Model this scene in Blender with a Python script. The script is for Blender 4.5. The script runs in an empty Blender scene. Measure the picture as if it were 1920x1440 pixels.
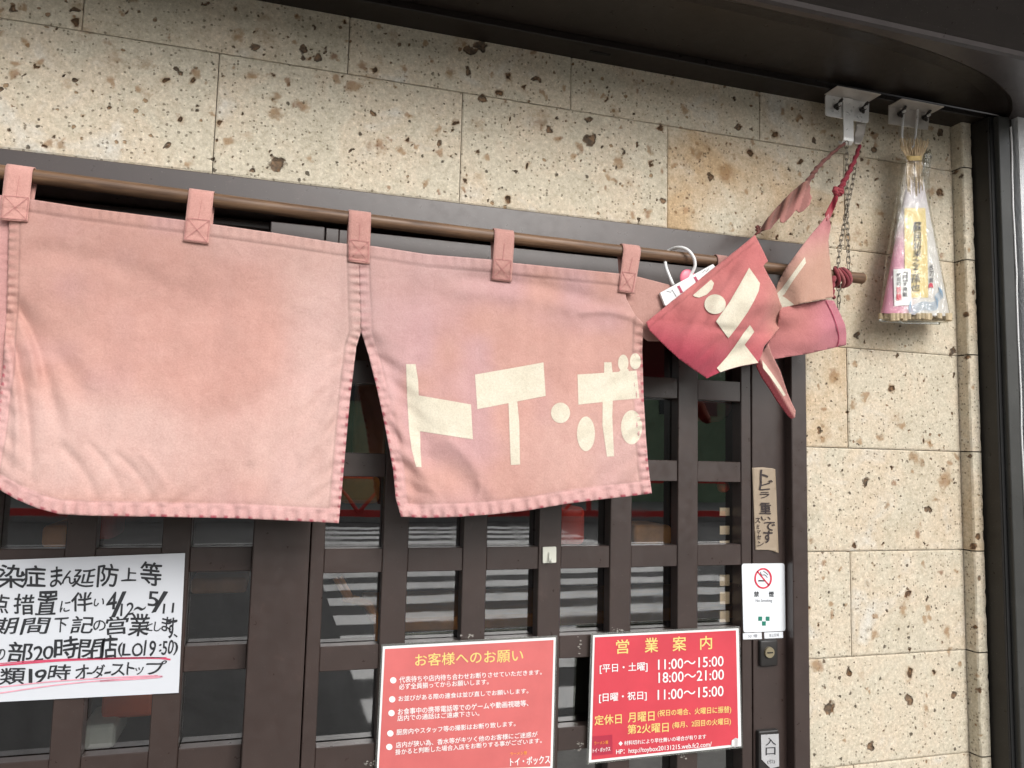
import bpy, bmesh, math, random
import numpy as np
from mathutils import Vector, Matrix
S = bpy.context.scene
COL = S.collection
random.seed(7); RNG = np.random.RandomState(11)

# ------------------------------------------------------------------ camera
CZ = 1.55                       # eye height above the pavement
CD = 1.28                       # distance of the eye from the stone wall (the wall face is y = 0)
F = 1442.0                      # focal length for a 1920 pixel wide picture
YAW, PITCH, ROLL = [math.radians(a) for a in (16.6233, 5.3043, -1.3771)]
_f = np.array([math.sin(YAW) * math.cos(PITCH), math.cos(YAW) * math.cos(PITCH), math.sin(PITCH)])
_r = np.array([math.cos(YAW), -math.sin(YAW), 0.0])
_d = np.cross(_f, _r)
_c, _s = math.cos(ROLL), math.sin(ROLL)
CR, CDN = _c * _r + _s * _d, -_s * _r + _c * _d
CAM = np.array([0.0, -CD, CZ])
cd = bpy.data.cameras.new("camera"); cam = bpy.data.objects.new("camera", cd); COL.objects.link(cam)
m = Matrix.Identity(4)
for i in range(3):
    m[i][0] = CR[i]; m[i][1] = -CDN[i]; m[i][2] = -_f[i]; m[i][3] = CAM[i]
cam.matrix_world = m
cd.sensor_width = 36; cd.lens = F / 1920 * 36; cd.clip_start = 0.02; cd.clip_end = 400
S.camera = cam

# ------------------------------------------------------------------ light
SUN_EL, SUN_AZ = 35, 163        # degrees; azimuth measured from +y towards +x
w = bpy.data.worlds.new("World"); S.world = w; w.use_nodes = True
nt = w.node_tree; nt.nodes.clear()
sky = nt.nodes.new("ShaderNodeTexSky"); sky.sky_type = 'NISHITA'; sky.sun_disc = False
sky.sun_elevation = math.radians(SUN_EL); sky.sun_rotation = math.radians(SUN_AZ)
sky.air_density = 1.0; sky.dust_density = 3.0; sky.ozone_density = 1.0
hs = nt.nodes.new("ShaderNodeHueSaturation"); hs.inputs['Saturation'].default_value = 0.22
bg = nt.nodes.new("ShaderNodeBackground"); bg.inputs['Strength'].default_value = 0.15
out = nt.nodes.new("ShaderNodeOutputWorld")
nt.links.new(sky.outputs[0], hs.inputs['Color']); nt.links.new(hs.outputs[0], bg.inputs[0]); nt.links.new(bg.outputs[0], out.inputs[0])
sl = bpy.data.lights.new("sun", 'SUN'); sl.energy = 1.3; sl.angle = math.radians(24); sl.color = (1.0, 0.985, 0.955)
so = bpy.data.objects.new("sun", sl); COL.objects.link(so)
sd = Vector((math.sin(math.radians(SUN_AZ)) * math.cos(math.radians(SUN_EL)), math.cos(math.radians(SUN_AZ)) * math.cos(math.radians(SUN_EL)), math.sin(math.radians(SUN_EL))))
so.rotation_euler = (-sd).to_track_quat('-Z', 'Y').to_euler(); so.location = (2, -6, 8)
S.view_settings.view_transform = 'Standard'; S.view_settings.look = 'None'
S.view_settings.gamma = 1.0; S.view_settings.exposure = 0.33
S.cycles.max_bounces = 8; S.cycles.transparent_max_bounces = 16

# ------------------------------------------------------------------ measuring helpers
def rays(px, py):
    px = np.asarray(px, float); py = np.asarray(py, float)
    return (_f + ((px - 960) / F)[..., None] * CR + ((py - 720) / F)[..., None] * CDN)
def Wn(px, py, y):              # points of the photograph's sight lines at depth y (arrays)
    d = rays(px, py); t = (np.asarray(y, float) + CD) / d[..., 1]
    return CAM + d * t[..., None]
def W(px, py, y=0.0): return Vector(Wn(np.array(px), np.array(py), y))
def Wz(px, py, z):
    d = rays(px, py); t = (z - CZ) / d[..., 2]
    return Vector(CAM + d * t)

_lat = {}
def vnoise(x, y, scale, seed=0):
    if seed not in _lat: _lat[seed] = np.random.RandomState(seed + 100).rand(64, 64)
    L = _lat[seed]; x = np.asarray(x, float) / scale; y = np.asarray(y, float) / scale
    xi = np.floor(x).astype(int); yi = np.floor(y).astype(int); fx = x - xi; fy = y - yi
    fx = fx * fx * (3 - 2 * fx); fy = fy * fy * (3 - 2 * fy)
    g = lambda a, b: L[a % 64, b % 64]
    return (g(xi, yi) * (1 - fx) + g(xi + 1, yi) * fx) * (1 - fy) + (g(xi, yi + 1) * (1 - fx) + g(xi + 1, yi + 1) * fx) * fy
def sstep(a, b, x):
    t = np.clip((x - a) / (b - a), 0, 1); return t * t * (3 - 2 * t)

# ------------------------------------------------------------------ materials
def srgb(r, g, b):
    f = lambda c: (c / 255 / 12.92) if c <= 10.3 else (((c / 255) + 0.055) / 1.055) ** 2.4
    return (f(r), f(g), f(b))
class NT:
    def __init__(s, name):
        s.m = bpy.data.materials.new(name); s.m.use_nodes = True; s.t = s.m.node_tree
        s.b = s.t.nodes['Principled BSDF']; s.o = s.t.nodes['Material Output']
    def n(s, typ, **kw):
        nd = s.t.nodes.new('ShaderNode' + typ)
        for k, v in kw.items(): setattr(nd, k, v)
        return nd
    def l(s, a, b): s.t.links.new(a, b)
    def coords(s, kind='Object', vec=None):
        return s.n('TexCoord').outputs[kind]
    def noise(s, vec, scale, detail=3, rough=0.5, dist=0):
        nd = s.n('TexNoise'); nd.inputs['Scale'].default_value = scale; nd.inputs['Detail'].default_value = detail
        nd.inputs['Roughness'].default_value = rough; nd.inputs['Distortion'].default_value = dist
        s.l(vec, nd.inputs['Vector']); return nd.outputs['Fac']
    def ramp(s, fac, stops):
        r = s.n('ValToRGB'); e = r.color_ramp.elements
        while len(e) < len(stops): e.new(0.5)
        for k, (p, c) in enumerate(stops):
            e[k].position = p; e[k].color = (*c, 1) if not isinstance(c, (int, float)) else (c, c, c, 1)
        s.l(fac, r.inputs[0]); return r.outputs['Color']
    def mix(s, fac, a, b, mode='MIX'):
        r = s.n('Mix', data_type='RGBA', blend_type=mode)
        for sock, v in ((r.inputs[0], fac), (r.inputs[6], a), (r.inputs[7], b)):
            if hasattr(v, 'is_linked'): s.l(v, sock)
            elif isinstance(v, (int, float)): sock.default_value = v
            else: sock.default_value = (*v, 1)
        return r.outputs[2]
    def math(s, op, a, b=None):
        r = s.n('Math', operation=op)
        for k, v in enumerate((a, b)):
            if v is None: continue
            if hasattr(v, 'is_linked'): s.l(v, r.inputs[k])
            else: r.inputs[k].default_value = v
        return r.outputs[0]
    def bump(s, h, strength, dist=0.001, nrm=None):
        b = s.n('Bump'); b.inputs['Strength'].default_value = strength; b.inputs['Distance'].default_value = dist
        s.l(h, b.inputs['Height'])
        if nrm is not None: s.l(nrm, b.inputs['Normal'])
        s.l(b.outputs[0], s.b.inputs['Normal']); return b.outputs[0]
    def attr(s, name): return s.n('Attribute', attribute_name=name)

def simple(name, col, rough=0.5, var=0.15, scale=12, metallic=0.0, bump=0.0, bscale=200, spec=0.5):
    t = NT(name); v = t.coords('Object')
    f = t.noise(v, scale, 5, 0.6)
    c = t.ramp(f, [(0.25, tuple(x * (1 - var) for x in col)), (0.75, tuple(min(1, x * (1 + var)) for x in col))])
    t.l(c, t.b.inputs['Base Color'])
    r = t.ramp(t.noise(v, scale * 2.3, 4, 0.6), [(0.2, max(0, rough - 0.08)), (0.8, min(1, rough + 0.1))])
    t.l(r, t.b.inputs['Roughness'])
    t.b.inputs['Metallic'].default_value = metallic; t.b.inputs['Specular IOR Level'].default_value = spec
    if bump: t.bump(t.noise(v, bscale, 3), bump, 0.0006)
    return t.m

def metal_paint(name, col):
    t = NT(name); v = t.coords('Object')
    f = t.noise(v, 7, 6, 0.65); g = t.noise(v, 60, 4, 0.6)
    c = t.ramp(f, [(0.3, tuple(x * 0.82 for x in col)), (0.7, tuple(x * 1.2 for x in col))])
    # pale dried specks and scuffs on the old paint
    sp = t.ramp(t.noise(v, 420, 2, 0.5), [(0.70, 0.0), (0.76, 0.35)])
    c = t.mix(sp, c, (0.20, 0.18, 0.16))
    sc = t.ramp(t.noise(v, 28, 8, 0.75, 0.6), [(0.58, 0.0), (0.74, 0.40)])
    c = t.mix(sc, c, tuple(x * 2.1 for x in col))
    t.l(c, t.b.inputs['Base Color'])
    t.l(t.ramp(g, [(0.3, 0.27), (0.7, 0.40)]), t.b.inputs['Roughness'])
    t.b.inputs['Specular IOR Level'].default_value = 0.7 if col[0] == 0.044 else 0.3
    t.bump(t.noise(v, 300, 3), 0.12, 0.0004)
    return t.m

M = {}
M['frame'] = metal_paint('brown_paint', (0.044, 0.029, 0.025))
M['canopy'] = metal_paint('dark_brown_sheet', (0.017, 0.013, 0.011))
M['lit_rim_paint'] = metal_paint('lit_rim_paint', (0.045, 0.038, 0.037))  # lighter than the canopy: light caught along the rim, put into the colour
M['column'] = metal_paint('black_brown_paint', (0.020, 0.018, 0.016))
M['grey_trim'] = metal_paint('grey_trim_paint', (0.050, 0.050, 0.047))
M['black'] = simple('black_gap', (0.006, 0.006, 0.006), 0.8)
M['steel'] = simple('brushed_steel', (0.80, 0.79, 0.77), 0.30, 0.10, 30, 0.3)
M['dull_shaded_steel'] = simple('dull_shaded_steel', (0.50, 0.46, 0.42), 0.34, 0.15, 30, 0.35)  # dull bracket steel; its dark colour also carries the shade under the flanges
M['chain'] = simple('chain_steel', (0.20, 0.175, 0.14), 0.35, 0.3, 60, 0.8)
M['dark_steel'] = simple('dark_screw', (0.045, 0.040, 0.036), 0.4, 0.2, 50, 0.4)
M['white_plastic'] = simple('white_plastic', (0.80, 0.80, 0.79), 0.35, 0.03, 20)
M['pink_plastic'] = simple('pink_plastic', (0.72, 0.15, 0.22), 0.35, 0.05, 20)
M['crimson'] = simple('crimson_print', (0.42, 0.04, 0.10), 0.5, 0.1, 20)
def cream_mat():
    t = NT('cream_print'); v = t.coords('Object')
    c = t.ramp(t.noise(v, 24, 7, 0.75, 0.3), [(0.25, (0.60, 0.545, 0.43)), (0.5, (0.69, 0.635, 0.515)), (0.78, (0.73, 0.685, 0.575))])
    c = t.mix(1.0, c, t.ramp(t.noise(v, 420, 4, 0.75), [(0.25, (0.84, 0.82, 0.80)), (0.75, (1.12, 1.12, 1.12))]), 'MULTIPLY')
    c = t.mix(t.ramp(t.noise(v, 60, 5, 0.7), [(0.60, 0.0), (0.80, 0.35)]), c, (0.60, 0.42, 0.36))
    t.l(c, t.b.inputs['Base Color']); t.b.inputs['Roughness'].default_value = 0.95; t.b.inputs['Specular IOR Level'].default_value = 0.15
    b1 = t.n('Bump'); b1.inputs['Strength'].default_value = 0.4; b1.inputs['Distance'].default_value = 0.003; t.l(t.noise(v, 42, 5, 0.65, 0.6), b1.inputs['Height'])
    t.bump(t.noise(v, 1300, 2), 0.2, 0.0005, b1.outputs[0]); return t.m
M['cream'] = cream_mat()
M['paper'] = simple('white_paper', (0.62, 0.64, 0.68), 0.55, 0.05, 3, 0, 0.15, 30)
M['ink'] = simple('black_marker', (0.020, 0.021, 0.025), 0.5, 0.35, 90)
M['red_ink'] = simple('red_marker', (0.62, 0.07, 0.14), 0.5, 0.2, 60)
M['pink_ink'] = simple('pink_marker', (0.75, 0.34, 0.42), 0.5, 0.2, 60)
M['laminate_white'] = simple('laminate_white', (0.82, 0.82, 0.81), 0.25, 0.03, 10)
M['red_sheet'] = simple('red_print_faded', (0.62, 0.150, 0.145), 0.20, 0.16, 7, 0, 0.9, 22)
M['red_sheet2'] = simple('red_print_strong', (0.62, 0.062, 0.085), 0.20, 0.12, 7, 0, 0.9, 22)
M['dark_red'] = simple('dark_red_print', (0.42, 0.03, 0.06), 0.4, 0.05, 9)
M['white_print'] = simple('white_print', (0.86, 0.85, 0.84), 0.35, 0.02, 10)
M['yellow_print'] = simple('yellow_print', (0.85, 0.66, 0.22), 0.35, 0.04, 10)
M['orange_print'] = simple('orange_print', (0.85, 0.36, 0.06), 0.35, 0.04, 10)
M['tape'] = simple('kraft_tape', (0.34, 0.265, 0.19), 0.5, 0.12, 40, 0, 0.3, 120)
M['brown_ink'] = simple('dark_brown_marker', (0.035, 0.022, 0.022), 0.5, 0.3, 90)
M['sign_white'] = simple('white_sticker', (0.80, 0.83, 0.86), 0.3, 0.03, 10)
M['sign_red'] = simple('sign_red', (0.66, 0.03, 0.07), 0.4, 0.03, 10)
M['green'] = simple('sign_green', (0.02, 0.20, 0.14), 0.4, 0.1, 10)
M['grey_print'] = simple('grey_print', (0.16, 0.16, 0.18), 0.5, 0.1, 20)
M['silver_label'] = simple('silver_label', (0.55, 0.55, 0.56), 0.4, 0.1, 30, 0.3)
M['lock_black'] = simple('lock_black', (0.022, 0.020, 0.019), 0.42, 0.1, 30)
M['brass'] = simple('dull_brass', (0.42, 0.36, 0.24), 0.4, 0.2, 80, 0.8)
M['straw'] = simple('pale_straw', (0.62, 0.47, 0.29), 0.7, 0.25, 90)
M['straw_end'] = simple('cut_straw', (0.52, 0.41, 0.26), 0.7, 0.25, 120)
M['gold_paper'] = simple('yellow_paper', (0.76, 0.60, 0.27), 0.6, 0.1, 30)
M['blue_print'] = simple('blue_print', (0.20, 0.36, 0.55), 0.5, 0.1, 30)
M['stitch'] = simple('rose_thread', (0.45, 0.19, 0.18), 0.9, 0.2, 200)
M['dark_thread'] = simple('crimson_thread', (0.30, 0.03, 0.07), 0.9, 0.2, 200)
M['asphalt'] = simple('asphalt', (0.030, 0.030, 0.029), 0.85, 0.25, 40, 0, 0.5, 150)
M['pavement'] = simple('pavement', (0.26, 0.25, 0.23), 0.85, 0.15, 8, 0, 0.4, 120)
M['road_white'] = simple('road_white', (0.78, 0.77, 0.74), 0.7, 0.06, 6)
M['red_rail'] = simple('red_rail', (0.60, 0.035, 0.03), 0.4, 0.1, 10)
M['green_wall'] = simple('green_facade', (0.20, 0.27, 0.17), 0.8, 0.12, 2)
M['dark_glass'] = simple('dark_window', (0.02, 0.022, 0.025), 0.1, 0.1, 2)
M['grey_wall'] = simple('grey_facade', (0.14, 0.135, 0.125), 0.85, 0.1, 2)
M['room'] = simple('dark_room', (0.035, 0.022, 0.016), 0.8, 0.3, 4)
M['orange_wood'] = simple('orange_wood', (0.78, 0.29, 0.05), 0.5, 0.25, 9)
M['lamp_red'] = simple('red_orange_lacquer', (0.80, 0.07, 0.02), 0.35, 0.1, 9)
M['card'] = simple('menu_card', (0.78, 0.58, 0.38), 0.6, 0.2, 60)

def wood_mat():
    t = NT('dark_bamboo'); v = t.coords('Object')
    mp = t.n('Mapping'); mp.inputs['Scale'].default_value = (3.0, 60, 60); t.l(v, mp.inputs[0])
    f = t.noise(mp.outputs[0], 3.0, 6, 0.65, 0.4)
    c = t.ramp(f, [(0.28, (0.062, 0.030, 0.016)), (0.52, (0.165, 0.090, 0.048)), (0.78, (0.27, 0.165, 0.095))])
    g = t.ramp(t.noise(v, 5, 3), [(0.35, 0.75), (0.7, 1.15)])
    c = t.mix(1.0, c, g, 'MULTIPLY'); t.l(c, t.b.inputs['Base Color'])
    t.l(t.ramp(f, [(0.2, 0.6), (0.8, 0.4)]), t.b.inputs['Roughness'])
    t.bump(f, 0.3, 0.0006); return t.m
M['bamboo'] = wood_mat()

def stone_mat():
    t = NT('pumice_stone'); v = t.coords('Object')
    tr = t.attr('tile_rand'); pit = t.attr('pit').outputs['Fac']; rust = t.attr('rust').outputs['Fac']
    add = t.n('VectorMath', operation='MULTIPLY_ADD'); t.l(tr.outputs['Vector'], add.inputs[0])
    add.inputs[1].default_value = (7, 5, 9); t.l(v, add.inputs[2]); v2 = add.outputs[0]
    sep = t.n('SeparateXYZ'); t.l(tr.outputs['Vector'], sep.inputs[0])
    # pale ground with greenish, grey and warm clouds
    f1 = t.noise(v2, 9, 5, 0.6, 0.5)
    c = t.ramp(f1, [(0.28, (0.535, 0.485, 0.385)), (0.45, (0.60, 0.545, 0.44)), (0.58, (0.625, 0.54, 0.425)), (0.75, (0.625, 0.605, 0.555))])
    warm = t.math('MULTIPLY', t.ramp(t.noise(v2, 5, 4, 0.6, 0.8), [(0.40, 0.0), (0.66, 1.0)]), sep.outputs[0])
    c = t.mix(warm, c, (0.53, 0.385, 0.24))
    # fine grain
    g = t.ramp(t.noise(v2, 230, 4, 0.8), [(0.26, (0.55, 0.52, 0.47)), (0.42, (0.93, 0.92, 0.90)), (0.56, (1.02, 1.02, 1.02)), (0.74, (1.38, 1.38, 1.36))])
    c = t.mix(1.0, c, g, 'MULTIPLY')
    g2 = t.ramp(t.noise(v2, 110, 3, 0.6), [(0.30, (0.86, 0.84, 0.80)), (0.65, (1.08, 1.08, 1.08))])
    c = t.mix(1.0, c, g2, 'MULTIPLY')
    # small pores
    def pores(scale, thr, soft, dens):
        vo = t.n('TexVoronoi'); vo.inputs['Scale'].default_value = scale; vo.inputs['Randomness'].default_value = 1.0
        dv = t.n('VectorMath', operation='MULTIPLY_ADD')
        nz = t.n('TexNoise'); nz.inputs['Scale'].default_value = scale * 2.2; nz.inputs['Detail'].default_value = 2; t.l(v2, nz.inputs['Vector'])
        t.l(nz.outputs['Color'], dv.inputs[0]); dv.inputs[1].default_value = (0.5 / scale,) * 3; t.l(v2, dv.inputs[2])
        t.l(dv.outputs[0], vo.inputs['Vector'])
        sc = t.n('SeparateColor'); t.l(vo.outputs['Color'], sc.inputs[0])
        size = t.math('MULTIPLY', t.ramp(sc.outputs[0], [(1 - dens, 0.0), (1.0, 1.0)]), thr)
        dist = t.math('SUBTRACT', size, vo.outputs['Distance'])
        return t.ramp(t.math('MULTIPLY', dist, 1.0 / soft), [(0.0, 0.0), (1.0, 1.0)]), sc.outputs[1]
    p1, k1 = pores(170, 0.44, 0.10, 0.46)
    p2, k2 = pores(84, 0.36, 0.10, 0.22)
    p3, k3 = pores(26, 0.26, 0.16, 0.14)
    c = t.mix(t.math('MULTIPLY', p1, 0.62), c, (0.13, 0.10, 0.065))
    pc = t.ramp(k2, [(0.35, (0.060, 0.045, 0.030)), (0.6, (0.20, 0.105, 0.05)), (0.9, (0.30, 0.19, 0.10))])
    c = t.mix(t.math('MULTIPLY', p2, 0.85), c, pc)
    pc3 = t.ramp(k3, [(0.3, (0.33, 0.17, 0.085)), (0.7, (0.36, 0.25, 0.13)), (0.95, (0.10, 0.065, 0.04))])
    c = t.mix(t.math('MULTIPLY', p3, 0.55), c, pc3)
    # large inclusions of this wall (their place and size are stored on the mesh)
    nz = t.noise(v2, 130, 4, 0.7)
    rj = t.math('ADD', rust, t.math('MULTIPLY', t.math('SUBTRACT', nz, 0.5), 0.9))
    rc = t.ramp(t.noise(v2, 40, 3), [(0.32, (0.20, 0.088, 0.040)), (0.52, (0.33, 0.19, 0.085)), (0.72, (0.17, 0.105, 0.055))])
    c = t.mix(t.ramp(rj, [(0.22, 0.0), (0.75, 0.72)]), c, rc)
    pj = t.math('ADD', pit, t.math('MULTIPLY', t.math('SUBTRACT', nz, 0.5), 0.7))
    pm = t.ramp(pj, [(0.36, 0.0), (0.58, 1.0)])
    dk = t.ramp(t.noise(v2, 120, 3), [(0.3, (0.024, 0.015, 0.010)), (0.50, (0.095, 0.052, 0.028)), (0.70, (0.24, 0.130, 0.062))])
    c = t.mix(t.math('MULTIPLY', pm, 0.88), c, dk)
    t.l(c, t.b.inputs['Base Color']); t.b.inputs['Roughness'].default_value = 0.92
    t.b.inputs['Specular IOR Level'].default_value = 0.2
    h = t.math('SUBTRACT', t.math('MULTIPLY', t.noise(v2, 260, 4, 0.7), 0.5), t.math('ADD', t.math('MULTIPLY', p1, 0.5), t.math('ADD', t.math('MULTIPLY', p2, 1.0), t.math('MULTIPLY', pm, 1.6))))
    t.bump(h, 0.8, 0.0022); return t.m
M['stone'] = stone_mat()
M['mortar'] = simple('dark_mortar', (0.085, 0.065, 0.048), 0.95, 0.3, 60)

def stucco_mat():
    t = NT('white_stucco'); v = t.coords('Object')
    t.l(t.ramp(t.noise(v, 30, 4), [(0.3, (0.62, 0.63, 0.64)), (0.7, (0.70, 0.70, 0.70))]), t.b.inputs['Base Color'])
    t.b.inputs['Roughness'].default_value = 0.9
    t.bump(t.noise(v, 130, 3, 0.6), 0.9, 0.004); return t.m
M['stucco'] = stucco_mat()

def cloth_mat(name):
    t = NT(name); v = t.coords('Object'); a = t.attr('dye').outputs['Color']
    mo = t.ramp(t.noise(v, 26, 8, 0.78, 0.3), [(0.25, (0.91, 0.87, 0.86)), (0.75, (1.06, 1.10, 1.10))])
    c = t.mix(1.0, a, mo, 'MULTIPLY')
    th = t.ramp(t.noise(v, 420, 4, 0.75), [(0.25, (0.88, 0.85, 0.85)), (0.75, (1.10, 1.13, 1.13))])
    c = t.mix(1.0, c, th, 'MULTIPLY')
    t.l(c, t.b.inputs['Base Color']); t.b.inputs['Roughness'].default_value = 0.95
    t.b.inputs['Specular IOR Level'].default_value = 0.15
    t.b.inputs['Sheen Weight'].default_value = 0.12; t.b.inputs['Sheen Roughness'].default_value = 0.6
    wr = t.noise(v, 42, 5, 0.65, 0.6)
    b1 = t.n('Bump'); b1.inputs['Strength'].default_value = 0.45; b1.inputs['Distance'].default_value = 0.004; t.l(wr, b1.inputs['Height'])
    t.bump(t.noise(v, 1300, 2), 0.22, 0.0005, b1.outputs[0]); return t.m
M['cloth'] = cloth_mat('faded_cotton')

def film_mat(name, refl, rough, tint=(1, 1, 1), facing=0.35):
    t = NT(name); t.t.nodes.remove(t.b)
    tr = t.n('BsdfTransparent'); tr.inputs[0].default_value = (*tint, 1)
    gl = t.n('BsdfGlossy'); gl.inputs['Roughness'].default_value = rough
    lw = t.n('LayerWeight'); lw.inputs['Blend'].default_value = facing
    mm = t.n('Math', operation='MULTIPLY_ADD'); t.l(lw.outputs['Facing'], mm.inputs[0]); mm.inputs[1].default_value = 0.5 if 'bag' in name else 0.5; mm.inputs[2].default_value = refl
    mx = t.n('MixShader'); t.l(mm.outputs[0], mx.inputs[0]); t.l(tr.outputs[0], mx.inputs[1]); t.l(gl.outputs[0], mx.inputs[2])
    t.l(mx.outputs[0], t.o.inputs[0])
    if 'glass' in name:
        v = t.coords('Object'); sm = t.ramp(t.noise(v, 6, 6, 0.7, 1.2), [(0.30, 0.72), (0.70, 1.12)])
        t.l(t.math('MULTIPLY', mm.outputs[0], sm), mx.inputs[0])
        t.l(t.ramp(t.noise(v, 9, 6, 0.7, 0.8), [(0.45, 0.008), (0.75, 0.05)]), gl.inputs['Roughness'])
        b = t.n('Bump'); b.inputs['Strength'].default_value = 0.06; b.inputs['Distance'].default_value = 0.0007
        t.l(t.noise(v, 14, 2, 0.4), b.inputs['Height']); t.l(b.outputs[0], gl.inputs['Normal'])
    if 'bag' in name:
        b = t.n('Bump'); b.inputs['Strength'].default_value = 1.0; b.inputs['Distance'].default_value = 0.008
        t.l(t.noise(t.coords('Object'), 34, 4, 0.6, 1.5), b.inputs['Height']); t.l(b.outputs[0], gl.inputs['Normal'])
    return t.m
M['glass'] = film_mat('window_glass', 0.33, 0.012, (0.93, 0.95, 0.94), 0.25)
M['bag'] = film_mat('bag_film', 0.035, 0.09, (0.97, 0.97, 0.95), 0.24)
M['clear'] = film_mat('clear_plastic', 0.25, 0.2, (0.85, 0.87, 0.82), 0.4)

# ------------------------------------------------------------------ object helpers
def tag(o, label=None, cat=None, group=None, kind=None):
    if label: o['label'] = label
    if cat: o['category'] = cat
    if group: o['group'] = group
    if kind: o['kind'] = kind
    return o
def thing(name, loc, label, cat, group=None):
    o = bpy.data.objects.new(name, None); COL.objects.link(o); o.location = loc; o.empty_display_size = 0.05
    return tag(o, label, cat, group)
def wloc(o):
    v = Vector((0, 0, 0))
    while o is not None: v += o.location; o = o.parent
    return v
def finish(name, me, mat, parent=None, smooth=False, solid=None):
    """link a mesh given in world coordinates; its origin goes to its base (or to its parent's origin)"""
    n = len(me.vertices); co = np.empty(n * 3); me.vertices.foreach_get('co', co); co = co.reshape(-1, 3)
    if parent is None:
        base = Vector(((co[:, 0].min() + co[:, 0].max()) / 2, (co[:, 1].min() + co[:, 1].max()) / 2, co[:, 2].min()))
    else: base = wloc(parent)
    co = co - np.array(base); me.vertices.foreach_set('co', co.ravel())
    for mm in (mat if isinstance(mat, (list, tuple)) else [mat]): me.materials.append(M[mm] if isinstance(mm, str) else mm)
    if smooth: me.polygons.foreach_set('use_smooth', [True] * len(me.polygons))
    me.update()
    o = bpy.data.objects.new(name, me); COL.objects.link(o)
    if parent is None: o.location = base
    else: o.parent = parent
    if solid:
        md = o.modifiers.new('thickness', 'SOLIDIFY'); md.thickness = solid; md.offset = 0
    return o
def obj(name, bm, mat, parent=None, smooth=False, solid=None):
    bmesh.ops.recalc_face_normals(bm, faces=bm.faces)
    me = bpy.data.meshes.new(name); bm.to_mesh(me); bm.free()
    return finish(name, me, mat, parent, smooth, solid)
def BM(): return bmesh.new()
def box(bm, x0, x1, y0, y1, z0, z1, bev=0.0, seg=1):
    r = bmesh.ops.create_cube(bm, size=1.0)
    vs = r['verts']
    for v in vs:
        v.co = Vector(((x0 + x1) / 2 + v.co.x * (x1 - x0), (y0 + y1) / 2 + v.co.y * (y1 - y0), (z0 + z1) / 2 + v.co.z * (z1 - z0)))
    if bev:
        es = list({e for v in vs for e in v.link_edges})
        bmesh.ops.bevel(bm, geom=es, offset=bev, segments=seg, affect='EDGES', profile=0.5)
    return bm
def tube(bm, pts, rad, seg=10, closed=False, caps=True):
    pts = [Vector(p) for p in pts]; n = len(pts); rings = []
    rr = rad if isinstance(rad, (list, tuple)) else [rad] * n
    up = None
    for i, p in enumerate(pts):
        if closed: t = pts[(i + 1) % n] - pts[i - 1]
        else: t = pts[min(i + 1, n - 1)] - pts[max(i - 1, 0)]
        t.normalize()
        if up is None:
            a = Vector((0, 0, 1)) if abs(t.z) < 0.9 else Vector((0, 1, 0))
            up = (a - t * a.dot(t)).normalized()
        else: up = (up - t * up.dot(t)).normalized()
        s = t.cross(up)
        rings.append([bm.verts.new(p + (up * math.cos(2 * math.pi * k / seg) + s * math.sin(2 * math.pi * k / seg)) * rr[i]) for k in range(seg)])
    for i in range(n if closed else n - 1):
        a, b = rings[i], rings[(i + 1) % n]
        for k in range(seg): bm.faces.new((a[k], a[(k + 1) % seg], b[(k + 1) % seg], b[k]))
    if caps and not closed:
        bm.faces.new(rings[0]); bm.faces.new(rings[-1][::-1])
    return bm
def prism(bm, poly, y0, y1):     # polygon in (x, z) extruded along y
    a = [bm.verts.new((x, y0, z)) for x, z in poly]; b = [bm.verts.new((x, y1, z)) for x, z in poly]
    n = len(poly); bm.faces.new(a); bm.faces.new(b[::-1])
    for i in range(n): bm.faces.new((a[i], a[(i + 1) % n], b[(i + 1) % n], b[i]))
    return bm
def spline(pts, n=12):
    pts = [np.array(p, float) for p in pts]; P = [2 * pts[0] - pts[1]] + pts + [2 * pts[-1] - pts[-2]]; o = []
    for i in range(1, len(P) - 2):
        for k in range(n):
            t = k / n; a, b, c, d = P[i - 1], P[i], P[i + 1], P[i + 2]
            o.append(0.5 * ((2 * b) + (c - a) * t + (2 * a - 5 * b + 4 * c - d) * t * t + (3 * b - 3 * c + d - a) * t ** 3))
    o.append(pts[-1]); return o
def sheet(name, outline, depth, mat, parent, step=6.0, dye=None, solid=0.0012, smooth=True):
    """flat outline measured on the photograph, cut into a fine net and given its own depth and thickness"""
    bm = BM(); vs = [bm.verts.new((x, y, 0)) for x, y in outline]; bm.faces.new(vs)
    xs = [p[0] for p in outline]; ys = [p[1] for p in outline]
    for ax, lo, hi in ((0, min(xs), max(xs)), (1, min(ys), max(ys))):
        k = math.floor(lo / step) + 1
        while k * step < hi:
            co = [0, 0, 0]; co[ax] = k * step + 0.013; no = [0, 0, 0]; no[ax] = 1
            bmesh.ops.bisect_plane(bm, geom=bm.verts[:] + bm.edges[:] + bm.faces[:], dist=1e-5, plane_co=co, plane_no=no)
            k += 1
    bmesh.ops.triangulate(bm, faces=[f for f in bm.faces if len(f.verts) > 4])
    me = bpy.data.meshes.new(name); bm.to_mesh(me); bm.free()
    n = len(me.vertices); co = np.empty(n * 3); me.vertices.foreach_get('co', co); co = co.reshape(-1, 3)
    px, py = co[:, 0].copy(), co[:, 1].copy()
    Pw = Wn(px, py, depth(px, py)); me.vertices.foreach_set('co', Pw.ravel())
    if dye is not None:
        at = me.attributes.new('dye', 'FLOAT_COLOR', 'POINT'); c = np.ones((n, 4)); c[:, :3] = dye(px, py); at.data.foreach_set('color', c.ravel())
    # faces towards the street
    me.update()
    o = finish(name, me, mat, parent, smooth, solid)
    return o

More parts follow.
